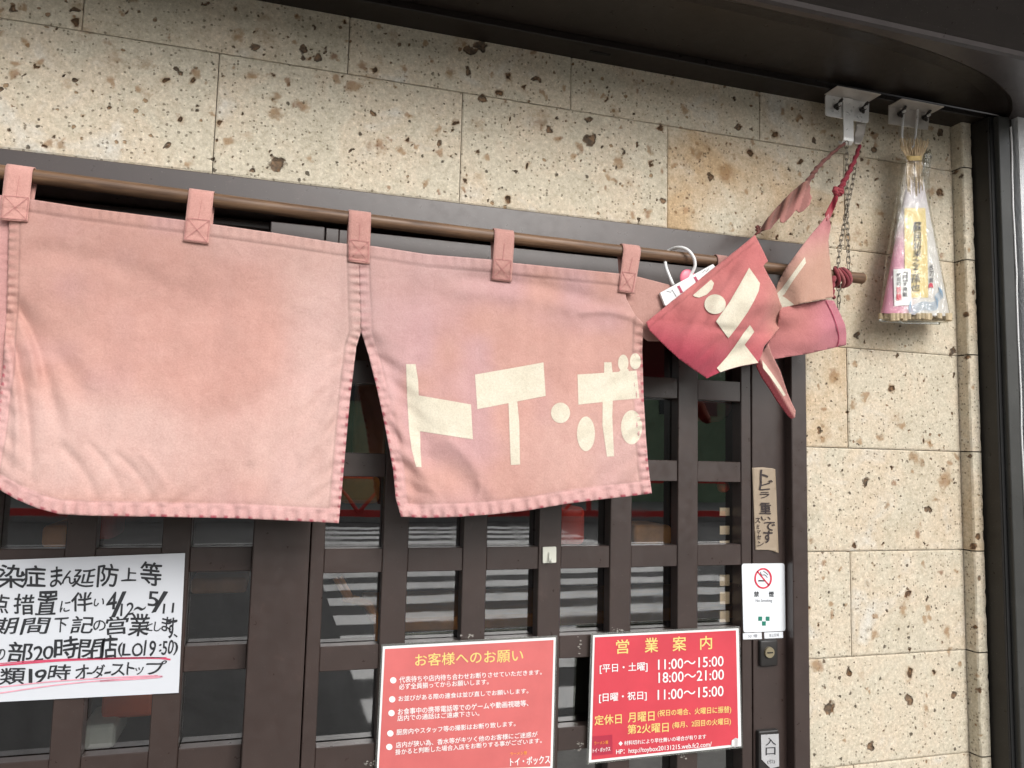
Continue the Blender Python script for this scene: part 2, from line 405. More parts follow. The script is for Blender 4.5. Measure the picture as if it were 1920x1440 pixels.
# ------------------------------------------------------------------ lettering
_tc = {}
def glyphs(s):
    k = s
    if k in _tc: return _tc[k]
    c = bpy.data.curves.new('lettering', 'FONT'); c.body = s; c.resolution_u = 3; c.fill_mode = 'FRONT'
    o = bpy.data.objects.new('lettering', c); COL.objects.link(o)
    dg = bpy.context.evaluated_depsgraph_get(); me = bpy.data.meshes.new_from_object(o.evaluated_get(dg))
    n = len(me.vertices); co = np.empty(n * 3); me.vertices.foreach_get('co', co); co = co.reshape(-1, 3)[:, :2]
    fs = [tuple(p.vertices) for p in me.polygons]
    bpy.data.objects.remove(o); bpy.data.curves.remove(c); bpy.data.meshes.remove(me)
    lo = co.min(0); hi = co.max(0); co = (co - lo) / np.maximum(hi - lo, 1e-6)
    _tc[k] = (co, fs); return _tc[k]
def text(acc, s, quad, bold=0.0, warp=0.0, shear=0.0):
    """lay a run of characters into a four-cornered patch (TL, TR, BR, BL, photograph pixels); bold = overprinted passes"""
    co, fs = glyphs(s); u = co[:, 0].copy(); v = 1 - co[:, 1]
    if warp:
        a = random.uniform(0, 6); b = random.uniform(0, 6)
        u2 = u + warp * np.sin(v * 4.2 + a) + shear * (0.5 - v); v2 = v + warp * np.sin(u * 4.6 + b); u, v = u2, v2
    q = np.array(quad, float)
    top = q[0] + (q[1] - q[0]) * u[:, None]; bot = q[3] + (q[2] - q[3]) * u[:, None]
    p = top + (bot - top) * v[:, None]
    r = bold * max(4.0, np.hypot(*(q[3] - q[0])))
    for k, (dx, dy) in enumerate(((0, 0), (1, 0), (-1, 0), (0, 1), (0, -1), (.7, .7), (-.7, -.7)) if bold else ((0, 0),)):
        base = len(acc[0]); acc[0].extend((a + dx * r, b + dy * r * 0.8, -0.00003 * k) for a, b in p); acc[1].extend(tuple(i + base for i in f) for f in fs)
def poly(acc, pts):
    base = len(acc[0]); acc[0].extend(pts); acc[1].append(tuple(range(base, base + len(pts))))
def stroke(acc, pts, wd):
    pts = [np.array(p, float) for p in pts]; L = []; R = []
    for i, p in enumerate(pts):
        t = pts[min(i + 1, len(pts) - 1)] - pts[max(i - 1, 0)]; t /= max(np.linalg.norm(t), 1e-6); nn = np.array([-t[1], t[0]])
        h = (wd[i] if isinstance(wd, (list, tuple)) else wd) / 2; L.append(p + nn * h); R.append(p - nn * h)
    base = len(acc[0]); n = len(pts); acc[0].extend([tuple(a) for a in L] + [tuple(a) for a in R])
    for i in range(n - 1): acc[1].append((base + i, base + i + 1, base + n + i + 1, base + n + i))
def ellipse(cx, cy, rx, ry=None, n=24, a0=0, a1=2 * math.pi):
    ry = ry or rx; return [(cx + rx * math.cos(a0 + (a1 - a0) * k / n), cy + ry * math.sin(a0 + (a1 - a0) * k / n)) for k in range(n)]
def ring(acc, cx, cy, rx, ry, wd, n=36):
    base = len(acc[0])
    for k in range(n):
        a = 2 * math.pi * k / n; c, s = math.cos(a), math.sin(a)
        acc[0].append((cx + rx * c, cy + ry * s)); acc[0].append((cx + (rx - wd) * c, cy + (ry - wd) * s))
    for k in range(n):
        i, j = base + 2 * k, base + 2 * ((k + 1) % n); acc[1].append((i, j, j + 1, i + 1))
def decal(name, acc, depth, mat, parent):
    px = np.array([p[0] for p in acc[0]]); py = np.array([p[1] for p in acc[0]])
    d = (depth(px, py) if callable(depth) else np.full(len(px), depth)) + np.array([p[2] if len(p) > 2 else 0.0 for p in acc[0]])
    me = bpy.data.meshes.new(name); me.from_pydata([tuple(p) for p in Wn(px, py, d)], [], acc[1])
    return finish(name, me, mat, parent)
def plate(name, quad, y, thick, mat, parent, rnd=0.0, n=5):
    """thin board: front at depth y, thickness behind it; corners are photograph pixels"""
    c = [W(*q, y) for q in quad]
    bm = BM(); pts = []
    if rnd:
        k = len(c)
        for i in range(k):
            p, a, b = c[i], (c[i - 1] - c[i]).normalized(), (c[(i + 1) % k] - c[i]).normalized()
            for j in range(n + 1):
                t = j / n; s, e = p + a * rnd, p + b * rnd
                pts.append(s * (1 - t) ** 2 + p * 2 * t * (1 - t) + e * t * t)
    else: pts = c
    a = [bm.verts.new(p) for p in pts]; b = [bm.verts.new(p + Vector((0, thick, 0))) for p in pts]; k = len(pts)
    bm.faces.new(a); bm.faces.new(b[::-1])
    for i in range(k): bm.faces.new((a[i], a[(i + 1) % k], b[(i + 1) % k], b[i]))
    return obj(name, bm, mat, parent)
def Z(x0, y0, s): return lambda *pts: [(x0 + p[0] / s, y0 + p[1] / s) for p in pts]

# =================================================================== STONE WALL
ZR = [CZ + v for v in (1.04, 0.8395, 0.637, 0.4355, 0.233, 0.0305, -0.172, -0.374, -0.5765, -0.779, -0.98, -1.18, -1.38, -1.55)]
SPOTS = [  # (px, py, radius px, stretch, kind)  kind: 0 dark pit, 1 rusty cloud, 2 both
 (28,18,7,1,0),(140,17,7,1,0),(140,42,11,1,2),(50,80,11,1.5,1),(333,132,6,1,0),(312,150,8,1,2),(360,152,8,1.6,2),(387,153,6,1,1),(207,202,4.5,1,0),
 (337,223,9,0.6,2),(70,127,6,1,2),(312,273,5.5,1,0),(113,267,10,1,1),(412,233,8,1,2),(515,210,13,1,1),(567,198,14,0.7,1),(518,182,9,1,1),(477,88,8,1,0),
 (447,70,12,1,1),(440,15,7,1,2),(520,307,14.5,0.85,0),(430,267,10,1,1),(473,142,10,1,1),(508,140,6,1,2),(568,92,7,1,0),(571,108,6,1.9,0),(595,106,7,1.3,0),
 (627,107,9,1,1),(645,39,6,1,2),(702,135,9,1.3,2),(842,138,10,1,1),(880,93,9,1,0),(902,85,10,0.8,0),(877,132,7,1.7,0),(952,143,9,1.2,2),(1008,147,7,1,0),
 (983,168,6,1,2),(935,175,9,0.9,2),(903,183,7,1.1,0),(662,160,13,1,1),(765,263,8,1.6,2),(822,267,6,1,0),(712,272,10,1,1),(1105,263,10,0.9,0),(1103,225,6.5,1,0),
 (988,310,7,1.4,2),(953,373,9,1.5,2),(857,228,7,1.2,2),(1030,243,6,1.4,0),(797,343,8,1,1),(1047,260,7,1,1),(870,343,7,1,2),(697,210,6,1,0),(550,198,6,1,1),
 (1159,306,10,1,1),(1218,308,6,1,2),(1360,324,14,1,1),(1408,289,8,1.2,2),(1242,378,6,1.2,0),(1452,252,9,0.9,2),(1331,332,5,1,0),(1762,249,5.5,1,0),
 (1762,363,8,1.3,2),(1745,360,8,0.7,1),(1526,262,6,1.2,0),(1609,385,6,1,2),(1640,280,6,1,0),(1565,705,11,1.3,1),(1672,728,7,1.2,2),(1623,743,8,0.8,1),
 (1731,827,6,1.6,2),(1772,900,12,1,1),(1623,903,6,1.4,0),(1740,956,5,0.8,0),(1713,857,9,0.8,1),(1702,1116,6.5,1,2),(1693,1143,9,1.4,1),(1775,1183,8,1.6,1),
 (1705,1262,8,1.1,2),(1705,1312,6.5,1.2,0),(1556,1329,9,1.2,0),(1632,1399,7,1.3,0),(1789,1303,5,1.5,0),(1532,1248,11,0.9,1),(1535,807,4.5,1,0),(1515,1140,5,1,2),
 (1544,1084,5,1,1),(1602,1020,6,1,2),(1608,628,5.5,1,0),(1751,1259,5,1.3,2),(1500,300,6,1,2),(1180,420,6,1,1),(1215,400,7,1,1),(1240,240,7,1,2),(1385,240,5,1,0),
 (1520,1012,6,1,1),(1680,580,6,1,0),(1786,660,5,1,0),(1600,760,8,1.2,1),(1650,820,6,1,1),(1690,800,7,1,1),(1720,1000,6,0.7,1),(1592,1260,5,1,0),(1640,1190,7,1,1)]
SPW = []
for (a, b, r, st, kd) in SPOTS:
    c = W(a, b); e = W(a + r, b); SPW.append((c.x, c.z, (e - c).length, st, kd))
VX, FC, TR, PIT, RUST = [], [], [], [], []
for _ in range(330):                              # the many small inclusions between the large ones
    a, b = (RNG.uniform(-0.5, 1.36), RNG.uniform(0.44, 0.735)) if RNG.rand() < 0.76 else (RNG.uniform(1.0, 1.36), RNG.uniform(-0.66, 0.43))
    kd = int(RNG.choice((0, 1, 1, 2))); SPW.append((a, CZ + b, RNG.uniform(0.0016, 0.0042) * (1.9 if kd == 1 else 1.0), RNG.uniform(0.6, 1.8), kd))
for _ in range(46):                               # wide, weak rusty clouds
    a, b = (RNG.uniform(-0.5, 1.36), RNG.uniform(0.44, 0.735)) if RNG.rand() < 0.85 else (RNG.uniform(1.0, 1.36), RNG.uniform(-0.66, 0.43))
    SPW.append((a, CZ + b, RNG.uniform(0.010, 0.022), RNG.uniform(0.6, 1.6), 3))
SPW = [q + (RNG.uniform(-1, 1), RNG.rand()) for q in SPW]
def stone_tile(x0, x1, z0, z1, fine):
    g = 0.0007; x0 += g; x1 -= g; z0 += g; z1 -= g
    st = 0.0028 if fine else 0.05
    nx = max(2, int((x1 - x0) / st)); nz = max(2, int((z1 - z0) / st))
    xs = np.linspace(x0, x1, nx + 1); zs = np.linspace(z0, z1, nz + 1)
    X, Zz = np.meshgrid(xs, zs); yj = RNG.uniform(-0.0004, 0.0004)
    Y = np.full_like(X, yj)
    pit = np.zeros_like(X); rust = np.zeros_like(X)
    if fine:
        wx = (vnoise(X, Zz, 0.009, 31) - 0.5) * 0.009 + (vnoise(X, Zz, 0.0035, 32) - 0.5) * 0.004; wz = (vnoise(X, Zz, 0.009, 33) - 0.5) * 0.009 + (vnoise(X, Zz, 0.0035, 34) - 0.5) * 0.004
        for (cx, cz, r, s, kd, an, dep) in SPW:
            if cx < x0 - 0.03 or cx > x1 + 0.03 or cz < z0 - 0.03 or cz > z1 + 0.03: continue
            ex = X + wx - cx; ez = Zz + wz - cz; ca, sa = math.cos(an * 0.6), math.sin(an * 0.6); ex, ez = ex * ca + ez * sa, ez * ca - ex * sa
            d = np.hypot(ex * math.sqrt(s), ez / math.sqrt(s)) / r
            if kd == 3: rust = np.maximum(rust, np.clip(0.52 - d * 0.34, 0, 1)); continue
            if kd in (0, 2):
                k = 1.0 if kd == 0 else 0.62
                pit = np.maximum(pit, np.clip(1.35 - d / k * 0.85, 0, 0.70 + 0.3 * dep) * (d < 1.6))
            if kd in (1, 2): rust = np.maximum(rust, np.clip(1.25 - d * 0.8, 0, 1) * 0.9)
        Y += 0.0022 * sstep(0.45, 0.8, pit)
        edge = np.minimum(np.minimum(X - x0, x1 - X), np.minimum(Zz - z0, z1 - Zz))
        rag = vnoise(X, Zz, 0.006, 3) * 0.0013
        Y += 0.0016 * (1 - sstep(0.0, 0.0015, edge + 0.0009 - rag))
    base = sum(len(a) for a in VX)
    VX.append(np.stack([X, Y, Zz], -1).reshape(-1, 3)); n = X.size
    idx = np.arange(n).reshape(nz + 1, nx + 1) + base
    FC.append(np.stack([idx[:-1, :-1], idx[:-1, 1:], idx[1:, 1:], idx[1:, :-1]], -1).reshape(-1, 4))
    t = RNG.rand(3); t[0] = max(0, RNG.uniform(-0.4, 0.62)) if not (abs(x0 - 0.682) < 0.02 and z1 < CZ + 0.64) else 1.0; TR.append(np.tile(t, (n, 1))); PIT.append(pit.ravel()); RUST.append(rust.ravel())
    # the four edges run back to the bedding mortar
    rim = np.concatenate([idx[0, :], idx[1:, -1], idx[-1, -2::-1], idx[-2:0:-1, 0]])
    v = VX[-1][rim - base].copy(); v[:, 1] = 0.012; b2 = base + n; k = len(rim)
    VX.append(v); TR.append(np.tile(t, (k, 1))); PIT.append(np.zeros(k)); RUST.append(np.zeros(k))
    j = np.arange(k); FC.append(np.stack([rim, j + b2, (j + 1) % k + b2, rim[(j + 1) % k]], -1))
DX0, DX1, DTOP = -1.02, 0.985, CZ + 0.4355
XI = 1.368                                       # inner corner where the wall turns out towards the street
for r in range(len(ZR) - 1):
    z1, z0 = ZR[r], ZR[r + 1]
    off = 0.0786 if r % 2 else -0.125            # running bond
    xs = [off + 0.4035 * k for k in range(-6, 5)]
    xs = [x for x in xs if -1.9 < x < XI - 0.02]
    xs = [-1.9] + xs + [XI]
    if r == 2: xs[-2] = 1.086
    for a, b in zip(xs[:-1], xs[1:]):
        if z0 >= DTOP - 0.01: stone_tile(a, b, z0, z1, b > -0.6 and z0 < CZ + 0.72)
        else:
            if a < DX0: stone_tile(a, min(b, DX0), z0, z1, False)
            if b > DX1 + 0.01:
                if r % 2 == 1 and b < XI: continue
                stone_tile(1.086 if (r % 2 == 0 and a > 1.0 and b == XI) else max(a, DX1) if r % 2 == 0 else DX1, b, z0, z1, z0 > CZ - 0.8)
    # r even rows are split at x = 1.086, odd rows are one slab
me = bpy.data.meshes.new('stone_wall'); me.from_pydata(np.concatenate(VX).tolist(), [], np.concatenate(FC).tolist())
n = len(me.vertices)
a = me.attributes.new('tile_rand', 'FLOAT_VECTOR', 'POINT'); a.data.foreach_set('vector', np.concatenate(TR).ravel())
a = me.attributes.new('pit', 'FLOAT', 'POINT'); a.data.foreach_set('value', np.concatenate(PIT))
a = me.attributes.new('rust', 'FLOAT', 'POINT'); a.data.foreach_set('value', np.concatenate(RUST))
wall = thing('stone_wall', (0, 0.1, 0), 'beige pumice stone tile wall with rusty brown pits around the shop door', 'wall')
finish('stone_facing', me, 'stone', wall)
bm = BM()
box(bm, -1.9, XI + 0.03, 0.010, 0.16, DTOP + 0.0008, CZ + 1.04)
box(bm, DX1 + 0.0012, XI + 0.03, 0.010, 0.16, 0, DTOP)
box(bm, -1.9, DX0 - 0.001, 0.010, 0.16, 0, DTOP)
obj('mortar_bed', bm, 'mortar', wall)
# narrow stone return at the right: the wall turns out by 26 mm
VX.clear(); FC.clear(); TR.clear(); PIT.clear(); RUST.clear()
for r in range(len(ZR) - 1):
    z1, z0 = ZR[r] - 0.0012, ZR[r + 1] + 0.0012
    nz = max(2, int((z1 - z0) / 0.004)); zs = np.linspace(z0, z1, nz + 1)
    prof = [(XI, 0.010), (XI + 0.0004, -0.008), (XI + 0.001, -0.0225), (XI + 0.0032, -0.0262), (XI + 0.010, -0.0268), (XI + 0.018, -0.0268), (XI + 0.0255, -0.0262), (XI + 0.028, -0.022), (XI + 0.028, 0.02)]
    base = sum(len(q) for q in VX)
    P = np.array([[(x, y, z) for (x, y) in prof] for z in zs])
    chip = vnoise(P[..., 2] * 1.0, P[..., 0] * 3, 0.012, 5)
    P[:, 3:5, 1] += 0.0022 * sstep(0.6, 0.95, chip[:, 3:5]); P[:, 6:8, 0] -= 0.0022 * sstep(0.5, 0.9, chip[:, 6:8])
    VX.append(P.reshape(-1, 3)); kx = len(prof)
    idx = np.arange((nz + 1) * kx).reshape(nz + 1, kx) + base
    FC.append(np.stack([idx[:-1, :-1], idx[:-1, 1:], idx[1:, 1:], idx[1:, :-1]], -1).reshape(-1, 4))
    t = RNG.rand(3); t[0] = max(0, RNG.uniform(-0.3, 0.6)); k = (nz + 1) * kx
    TR.append(np.tile(t, (k, 1))); pt = np.zeros((nz + 1, kx)); rs = np.zeros((nz + 1, kx))
    for _ in range(3):
        q = RNG.randint(0, nz); jx = RNG.randint(1, 6); rr = RNG.uniform(0.004, 0.009)
        d = np.sqrt(((P - P[q, jx]) ** 2).sum(-1)) / rr
        (pt if RNG.rand() < 0.5 else rs)[...] = np.maximum(pt if RNG.rand() < 0.5 else rs, np.clip(1.3 - d, 0, 0.9))
    PIT.append(pt.ravel()); RUST.append(rs.ravel())
me = bpy.data.meshes.new('stone_return'); me.from_pydata(np.concatenate(VX).tolist(), [], np.concatenate(FC).tolist())
a = me.attributes.new('tile_rand', 'FLOAT_VECTOR', 'POINT'); a.data.foreach_set('vector', np.concatenate(TR).ravel())
a = me.attributes.new('pit', 'FLOAT', 'POINT'); a.data.foreach_set('value', np.concatenate(PIT))
a = me.attributes.new('rust', 'FLOAT', 'POINT'); a.data.foreach_set('value', np.concatenate(RUST))
finish('corner_return', me, 'stone', wall)

# =================================================================== CANOPY
ZS = CZ + 0.737
can = thing('canopy', (0.2, 0, ZS), 'dark brown metal canopy over the shop front with a rounded soffit corner', 'canopy')
bm = BM()
box(bm, -1.9, 1.50, -0.0560, 0.16, ZS, ZS + 0.06, 0.0015)                 # strip against the wall
obj('wall_strip', bm, 'canopy', can)
bm = BM()
for (a, b) in ((-1.2, -0.9), (0.4, 0.0)):
    pass
box(bm, 0.505, 0.545, -0.036, -0.030, ZS - 0.0012, ZS + 0.001)            # drain slot
obj('slot', bm, 'black', can)
# recessed soffit panel with a rounded front corner and the rim that frames it
rim_in = [(-1.9, -0.2505), (0.70, -0.2505), (0.90, -0.248), (0.996, -0.242), (1.077, -0.233), (1.147, -0.222), (1.214, -0.207), (1.273, -0.189), (1.329, -0.165), (1.371, -0.143), (1.415, -0.108), (1.440, -0.078), (1.448, -0.060)]
rim_in = [(-1.9, -0.2505), (-0.6, -0.2505), (0.3, -0.2505)] + [tuple(p) for p in spline(rim_in[1:], 5)]
bm = BM()
lo = [bm.verts.new((x, y, ZS + 0.0)) for x, y in rim_in]
mid = [bm.verts.new((x - 0.000, y + 0.010, ZS + 0.006)) for x, y in rim_in]
inn = [bm.verts.new((x - 0.01, min(y + 0.042, -0.0585), ZS + 0.012)) for x, y in rim_in]
bk = [bm.verts.new((x - 0.01, -0.0580, ZS + 0.0125)) for x, y in rim_in]
for A, B in ((lo, mid), (mid, inn), (inn, bk)):
    for i in range(len(rim_in) - 1): bm.faces.new((A[i], A[i + 1], B[i + 1], B[i]))
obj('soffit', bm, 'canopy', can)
bm = BM()                                                               # flat underside of the rim, outside the rounded recess
yo = lambda x: -0.262
A = [bm.verts.new((x, y, ZS)) for x, y in rim_in]; B = []
for i, (x, y) in enumerate(rim_in):
    xx = x if x < 1.0 else 1.0 + (x - 1.0) * 1.18
    B.append(bm.verts.new((xx, yo(min(xx, 1.4)), ZS)))
E = bm.verts.new((1.53, 0.1, ZS)); E2 = bm.verts.new((1.448, 0.1, ZS))
for i in range(len(A) - 1): bm.faces.new((A[i], A[i + 1], B[i + 1], B[i]))
bm.faces.new((A[-1], E2, E, B[-1]))
# rounded drip edge
C2 = [bm.verts.new((v.co.x, v.co.y - 0.006, ZS + 0.003)) for v in B]; D2 = [bm.verts.new((v.co.x, v.co.y - 0.009, ZS + 0.010)) for v in B]
for P_, Q_ in ((B, C2), (C2, D2)):
    for i in range(len(B) - 1): bm.faces.new((P_[i], P_[i + 1], Q_[i + 1], Q_[i]))
obj('rim', bm, 'lit_rim_paint', can, smooth=False)
bm = BM()                                                               # fascia that leans out over the pavement
prof = [(-0.268, 0.0095), (-0.275, 0.018), (-0.305, 0.050), (-0.36, 0.115), (-0.40, 0.19), (-0.42, 0.42), (0.16, 0.42)]
L = [bm.verts.new((-1.9, y, ZS + z)) for y, z in prof]; Rr = [bm.verts.new((1.53, y, ZS + z)) for y, z in prof]
for i in range(len(prof) - 1): bm.faces.new((L[i], L[i + 1], Rr[i + 1], Rr[i]))
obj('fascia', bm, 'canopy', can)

# =================================================================== RIGHT COLUMN AND NEIGHBOUR
col = thing('corner_column', (1.43, -0.05, 0), 'dark brown metal corner column with a grey trim strip right of the stone wall', 'column')
bm = BM(); box(bm, XI + 0.0295, 1.431, -0.064, 0.1, 0, ZS - 0.0005, 0.001); obj('post', bm, 'column', col)
bm = BM(); box(bm, 1.4020, 1.4105, -0.0655, -0.060, 0, ZS - 0.001); obj('shadow_gap', bm, 'black', col)
bm = BM(); box(bm, 1.4110, 1.4410, -0.078, -0.0648, 0, ZS - 0.0008, 0.0012); obj('trim_strip', bm, 'grey_trim', col)
bm = BM()
tube(bm, [(1.4428 + 0.001 * math.sin(k * 0.9) + random.uniform(-0.0007, 0.0007), -0.079, 0.2 + k * 0.035) for k in range(60)], 0.0019, 6)
obj('sealant_bead', bm, 'laminate_white', col)
nb = BM(); box(nb, 1.4562, 4.6, -0.085, 0.6, 0, ZS + 2.5)
tag(obj('neighbour_wall', nb, 'stucco'), 'bright white rough stucco wall at the far right edge', 'wall')
bm = BM(); box(bm, 1.4448, 1.4560, -0.070, 0.05, 0, ZS - 0.001); tag(obj('joint_filler', bm, 'column'), 'narrow dark joint strip between the grey trim and the white stucco wall', 'joint strip')

# =================================================================== DOOR FRAME AND SLIDING DOORS
fr = thing('door_frame', (0.0, 0.05, 0), 'brown painted metal door frame set into the stone wall', 'door frame')
bm = BM(); box(bm, DX0, DX1, -0.006, 0.10, CZ + 0.388, DTOP - 0.0012, 0.0015); obj('head', bm, 'frame', fr)
bm = BM(); box(bm, 0.9495, DX1 - 0.001, -0.005, 0.10, 0, CZ + 0.3872, 0.0015); obj('jamb', bm, 'frame', fr)
bm = BM(); box(bm, DX0 + 0.001, DX0 + 0.037, -0.005, 0.10, 0, CZ + 0.3872, 0.0015); obj('jamb', bm, 'frame', fr)
bm = BM(); box(bm, DX0 + 0.04, 0.949, 0.012, 0.10, 0.0, 0.02); obj('threshold', bm, 'frame', fr)
bm = BM(); box(bm, 0.9430, 0.9494, 0.030, 0.09, 0.02, CZ + 0.386); obj('seal', bm, 'black', fr)

PIT_X = 0.1362; OPW = 0.0942
ROWS = [CZ + v for v in (0.134, -0.0215, -0.178, -0.333, -0.489, -0.645, -0.801)]
def sliding_door(x_left, y, label, top, toprail):
    """one leaf: stiles, top and bottom rails, lattice of vertical and horizontal bars over one sheet of glass"""
    o0 = x_left + 0.110                       # first opening
    o1 = o0 + 6 * OPW + 5 * (PIT_X - OPW)     # end of the last opening
    xr = o1 + 0.110
    t = thing('sliding_door', ((x_left + xr) / 2, y, 0.02), label, 'door', 'lattice sliding doors')
    for (a, b) in ((x_left, x_left + 0.0865), (o1 + 0.0235, xr)):
        bm = BM(); box(bm, a, b, y, y + 0.034, 0.022, top, 0.0016, 2); obj('stile', bm, 'frame', t)
    for (a, b) in ((x_left + 0.0885, o0), (o1, o1 + 0.0215)):
        bm = BM(); box(bm, a, b, y + 0.001, y + 0.034, 0.022, top - 0.001, 0.0012); obj('bead', bm, 'frame', t)
    bm = BM(); box(bm, o0 + 0.0004, o1 - 0.0004, y + 0.0012, y + 0.033, toprail, top - 0.0015, 0.0012); obj('top_rail', bm, 'frame', t)
    bm = BM(); box(bm, o0 + 0.0004, o1 - 0.0004, y + 0.0012, y + 0.033, 0.024, ROWS[-1] - 0.02, 0.0012); obj('kick_panel', bm, 'frame', t)
    for k in range(5):
        a = o0 + OPW + k * PIT_X; bm = BM(); box(bm, a, a + PIT_X - OPW, y + 0.0005, y + 0.028, ROWS[-1] - 0.0198, toprail - 0.0003, 0.0012); obj('vertical_bar', bm, 'frame', t)
    for z in ROWS[:-1]:
        bm = BM()
        for k in range(6):
            a = o0 + k * PIT_X; box(bm, a + 0.0003, a + OPW - 0.0003, y + 0.0028, y + 0.027, z - 0.0195, z + 0.0195, 0.001)
        obj('cross_bar', bm, 'frame', t)
    bm = BM(); bm.faces.new([bm.verts.new((xx, y + 0.0295, zz)) for xx, zz in ((o0 - 0.004, ROWS[-1] - 0.03), (o1 + 0.004, ROWS[-1] - 0.03), (o1 + 0.004, toprail + 0.006), (o0 - 0.004, toprail + 0.006))]); obj('glass', bm, 'glass', t)
    return t, o0, o1, xr
DY = 0.018
door_r, ro0, ro1, rxr = sliding_door(-0.0325, DY, 'right lattice sliding door carrying the two red notices and the lock', CZ + 0.374, CZ + 0.292)
LO = ro0 - 4 * PIT_X - 0.0   # left leaf shares the grid
door_l, lo0, lo1, lxr = sliding_door(-0.1290 + 0.0942 - 6 * OPW - 5 * (PIT_X - OPW) - 0.110, DY + 0.042, 'left lattice sliding door behind the white handwritten notice', CZ + 0.386, CZ + 0.372)

# lock, handle plate (parts of the right door)
bm = BM(); q = [W(*p, DY - 0.008) for p in ((1426, 1201), (1459, 1200), (1460, 1249), (1427, 1251))]
x0, x1 = q[0].x, q[1].x; z0, z1 = q[3].z, q[0].z
box(bm, x0, x1, DY - 0.008, DY + 0.002, z0, z1, 0.0035, 3); lk = obj('lock_plate', bm, 'lock_black', door_r, True)
c = W(1442, 1223, DY - 0.009)
bm = BM(); r = bmesh.ops.create_cone(bm, cap_ends=True, segments=28, radius1=0.0105, radius2=0.0098, depth=0.006)
for v in bm.verts: v.co = Vector((c.x + v.co.x, c.y + v.co.z * -1, c.z + v.co.y))
obj('cylinder', bm, 'brass', lk)
bm = BM(); box(bm, c.x - 0.006, c.x + 0.006, c.y - 0.0042, c.y - 0.0022, c.z - 0.0011, c.z + 0.0011); obj('keyhole', bm, 'black', lk)
bm = BM(); q = [W(*p, DY - 0.012) for p in ((1424, 1374), (1462, 1374))]
box(bm, q[0].x, q[1].x, DY - 0.010, DY + 0.002, q[0].z - 0.19, q[0].z + 0.002, 0.003, 2); hd = obj('handle', bm, 'lock_black', door_r)
hq = [(1427, 1378), (1460, 1376), (1461, 1437), (1445, 1441), (1428, 1424)]
plate('label_plate', hq, DY - 0.0112, 0.001, 'silver_label', hd)
acc = ([], []); text(acc, '入', [(1435.5, 1384), (1455, 1383), (1455, 1397), (1435.5, 1398)], 0.01); text(acc, '口', [(1436, 1402), (1454, 1401), (1454, 1415), (1436, 1416)], 0.01); text(acc, '(引)', [(1439, 1425), (1453, 1424), (1453, 1432), (1439, 1433)])
decal('lettering', acc, DY - 0.0118, 'ink', hd)

# scuffs of old adhesive tape on the right door
acc = ([], [])
for (cx, cy, sx, sy, kk) in ((880, 1193, 16, 5, 9), (687, 1431, 18, 6, 12), (1086, 1215, 5, 16, 8), (1088, 1395, 9, 9, 8), (1158, 1182, 16, 5, 8), (1086, 1405, 8, 7, 6), (1282, 1418, 7, 5, 4)):
    for _ in range(kk):
        ax, ay = cx + random.gauss(0, sx * 0.5), cy + random.gauss(0, sy * 0.5); rr = random.uniform(0.8, 3.0)
        poly(acc, [(ax + rr * random.uniform(0.5, 1.4) * math.cos(a), ay + rr * random.uniform(0.4, 0.9) * math.sin(a)) for a in (0, 0.9, 1.9, 3, 4.1, 5.2)])
decal('tape_residue', acc, DY + 0.0002, simple('tape_residue', (0.30, 0.28, 0.25), 0.6, 0.3, 80), door_r)

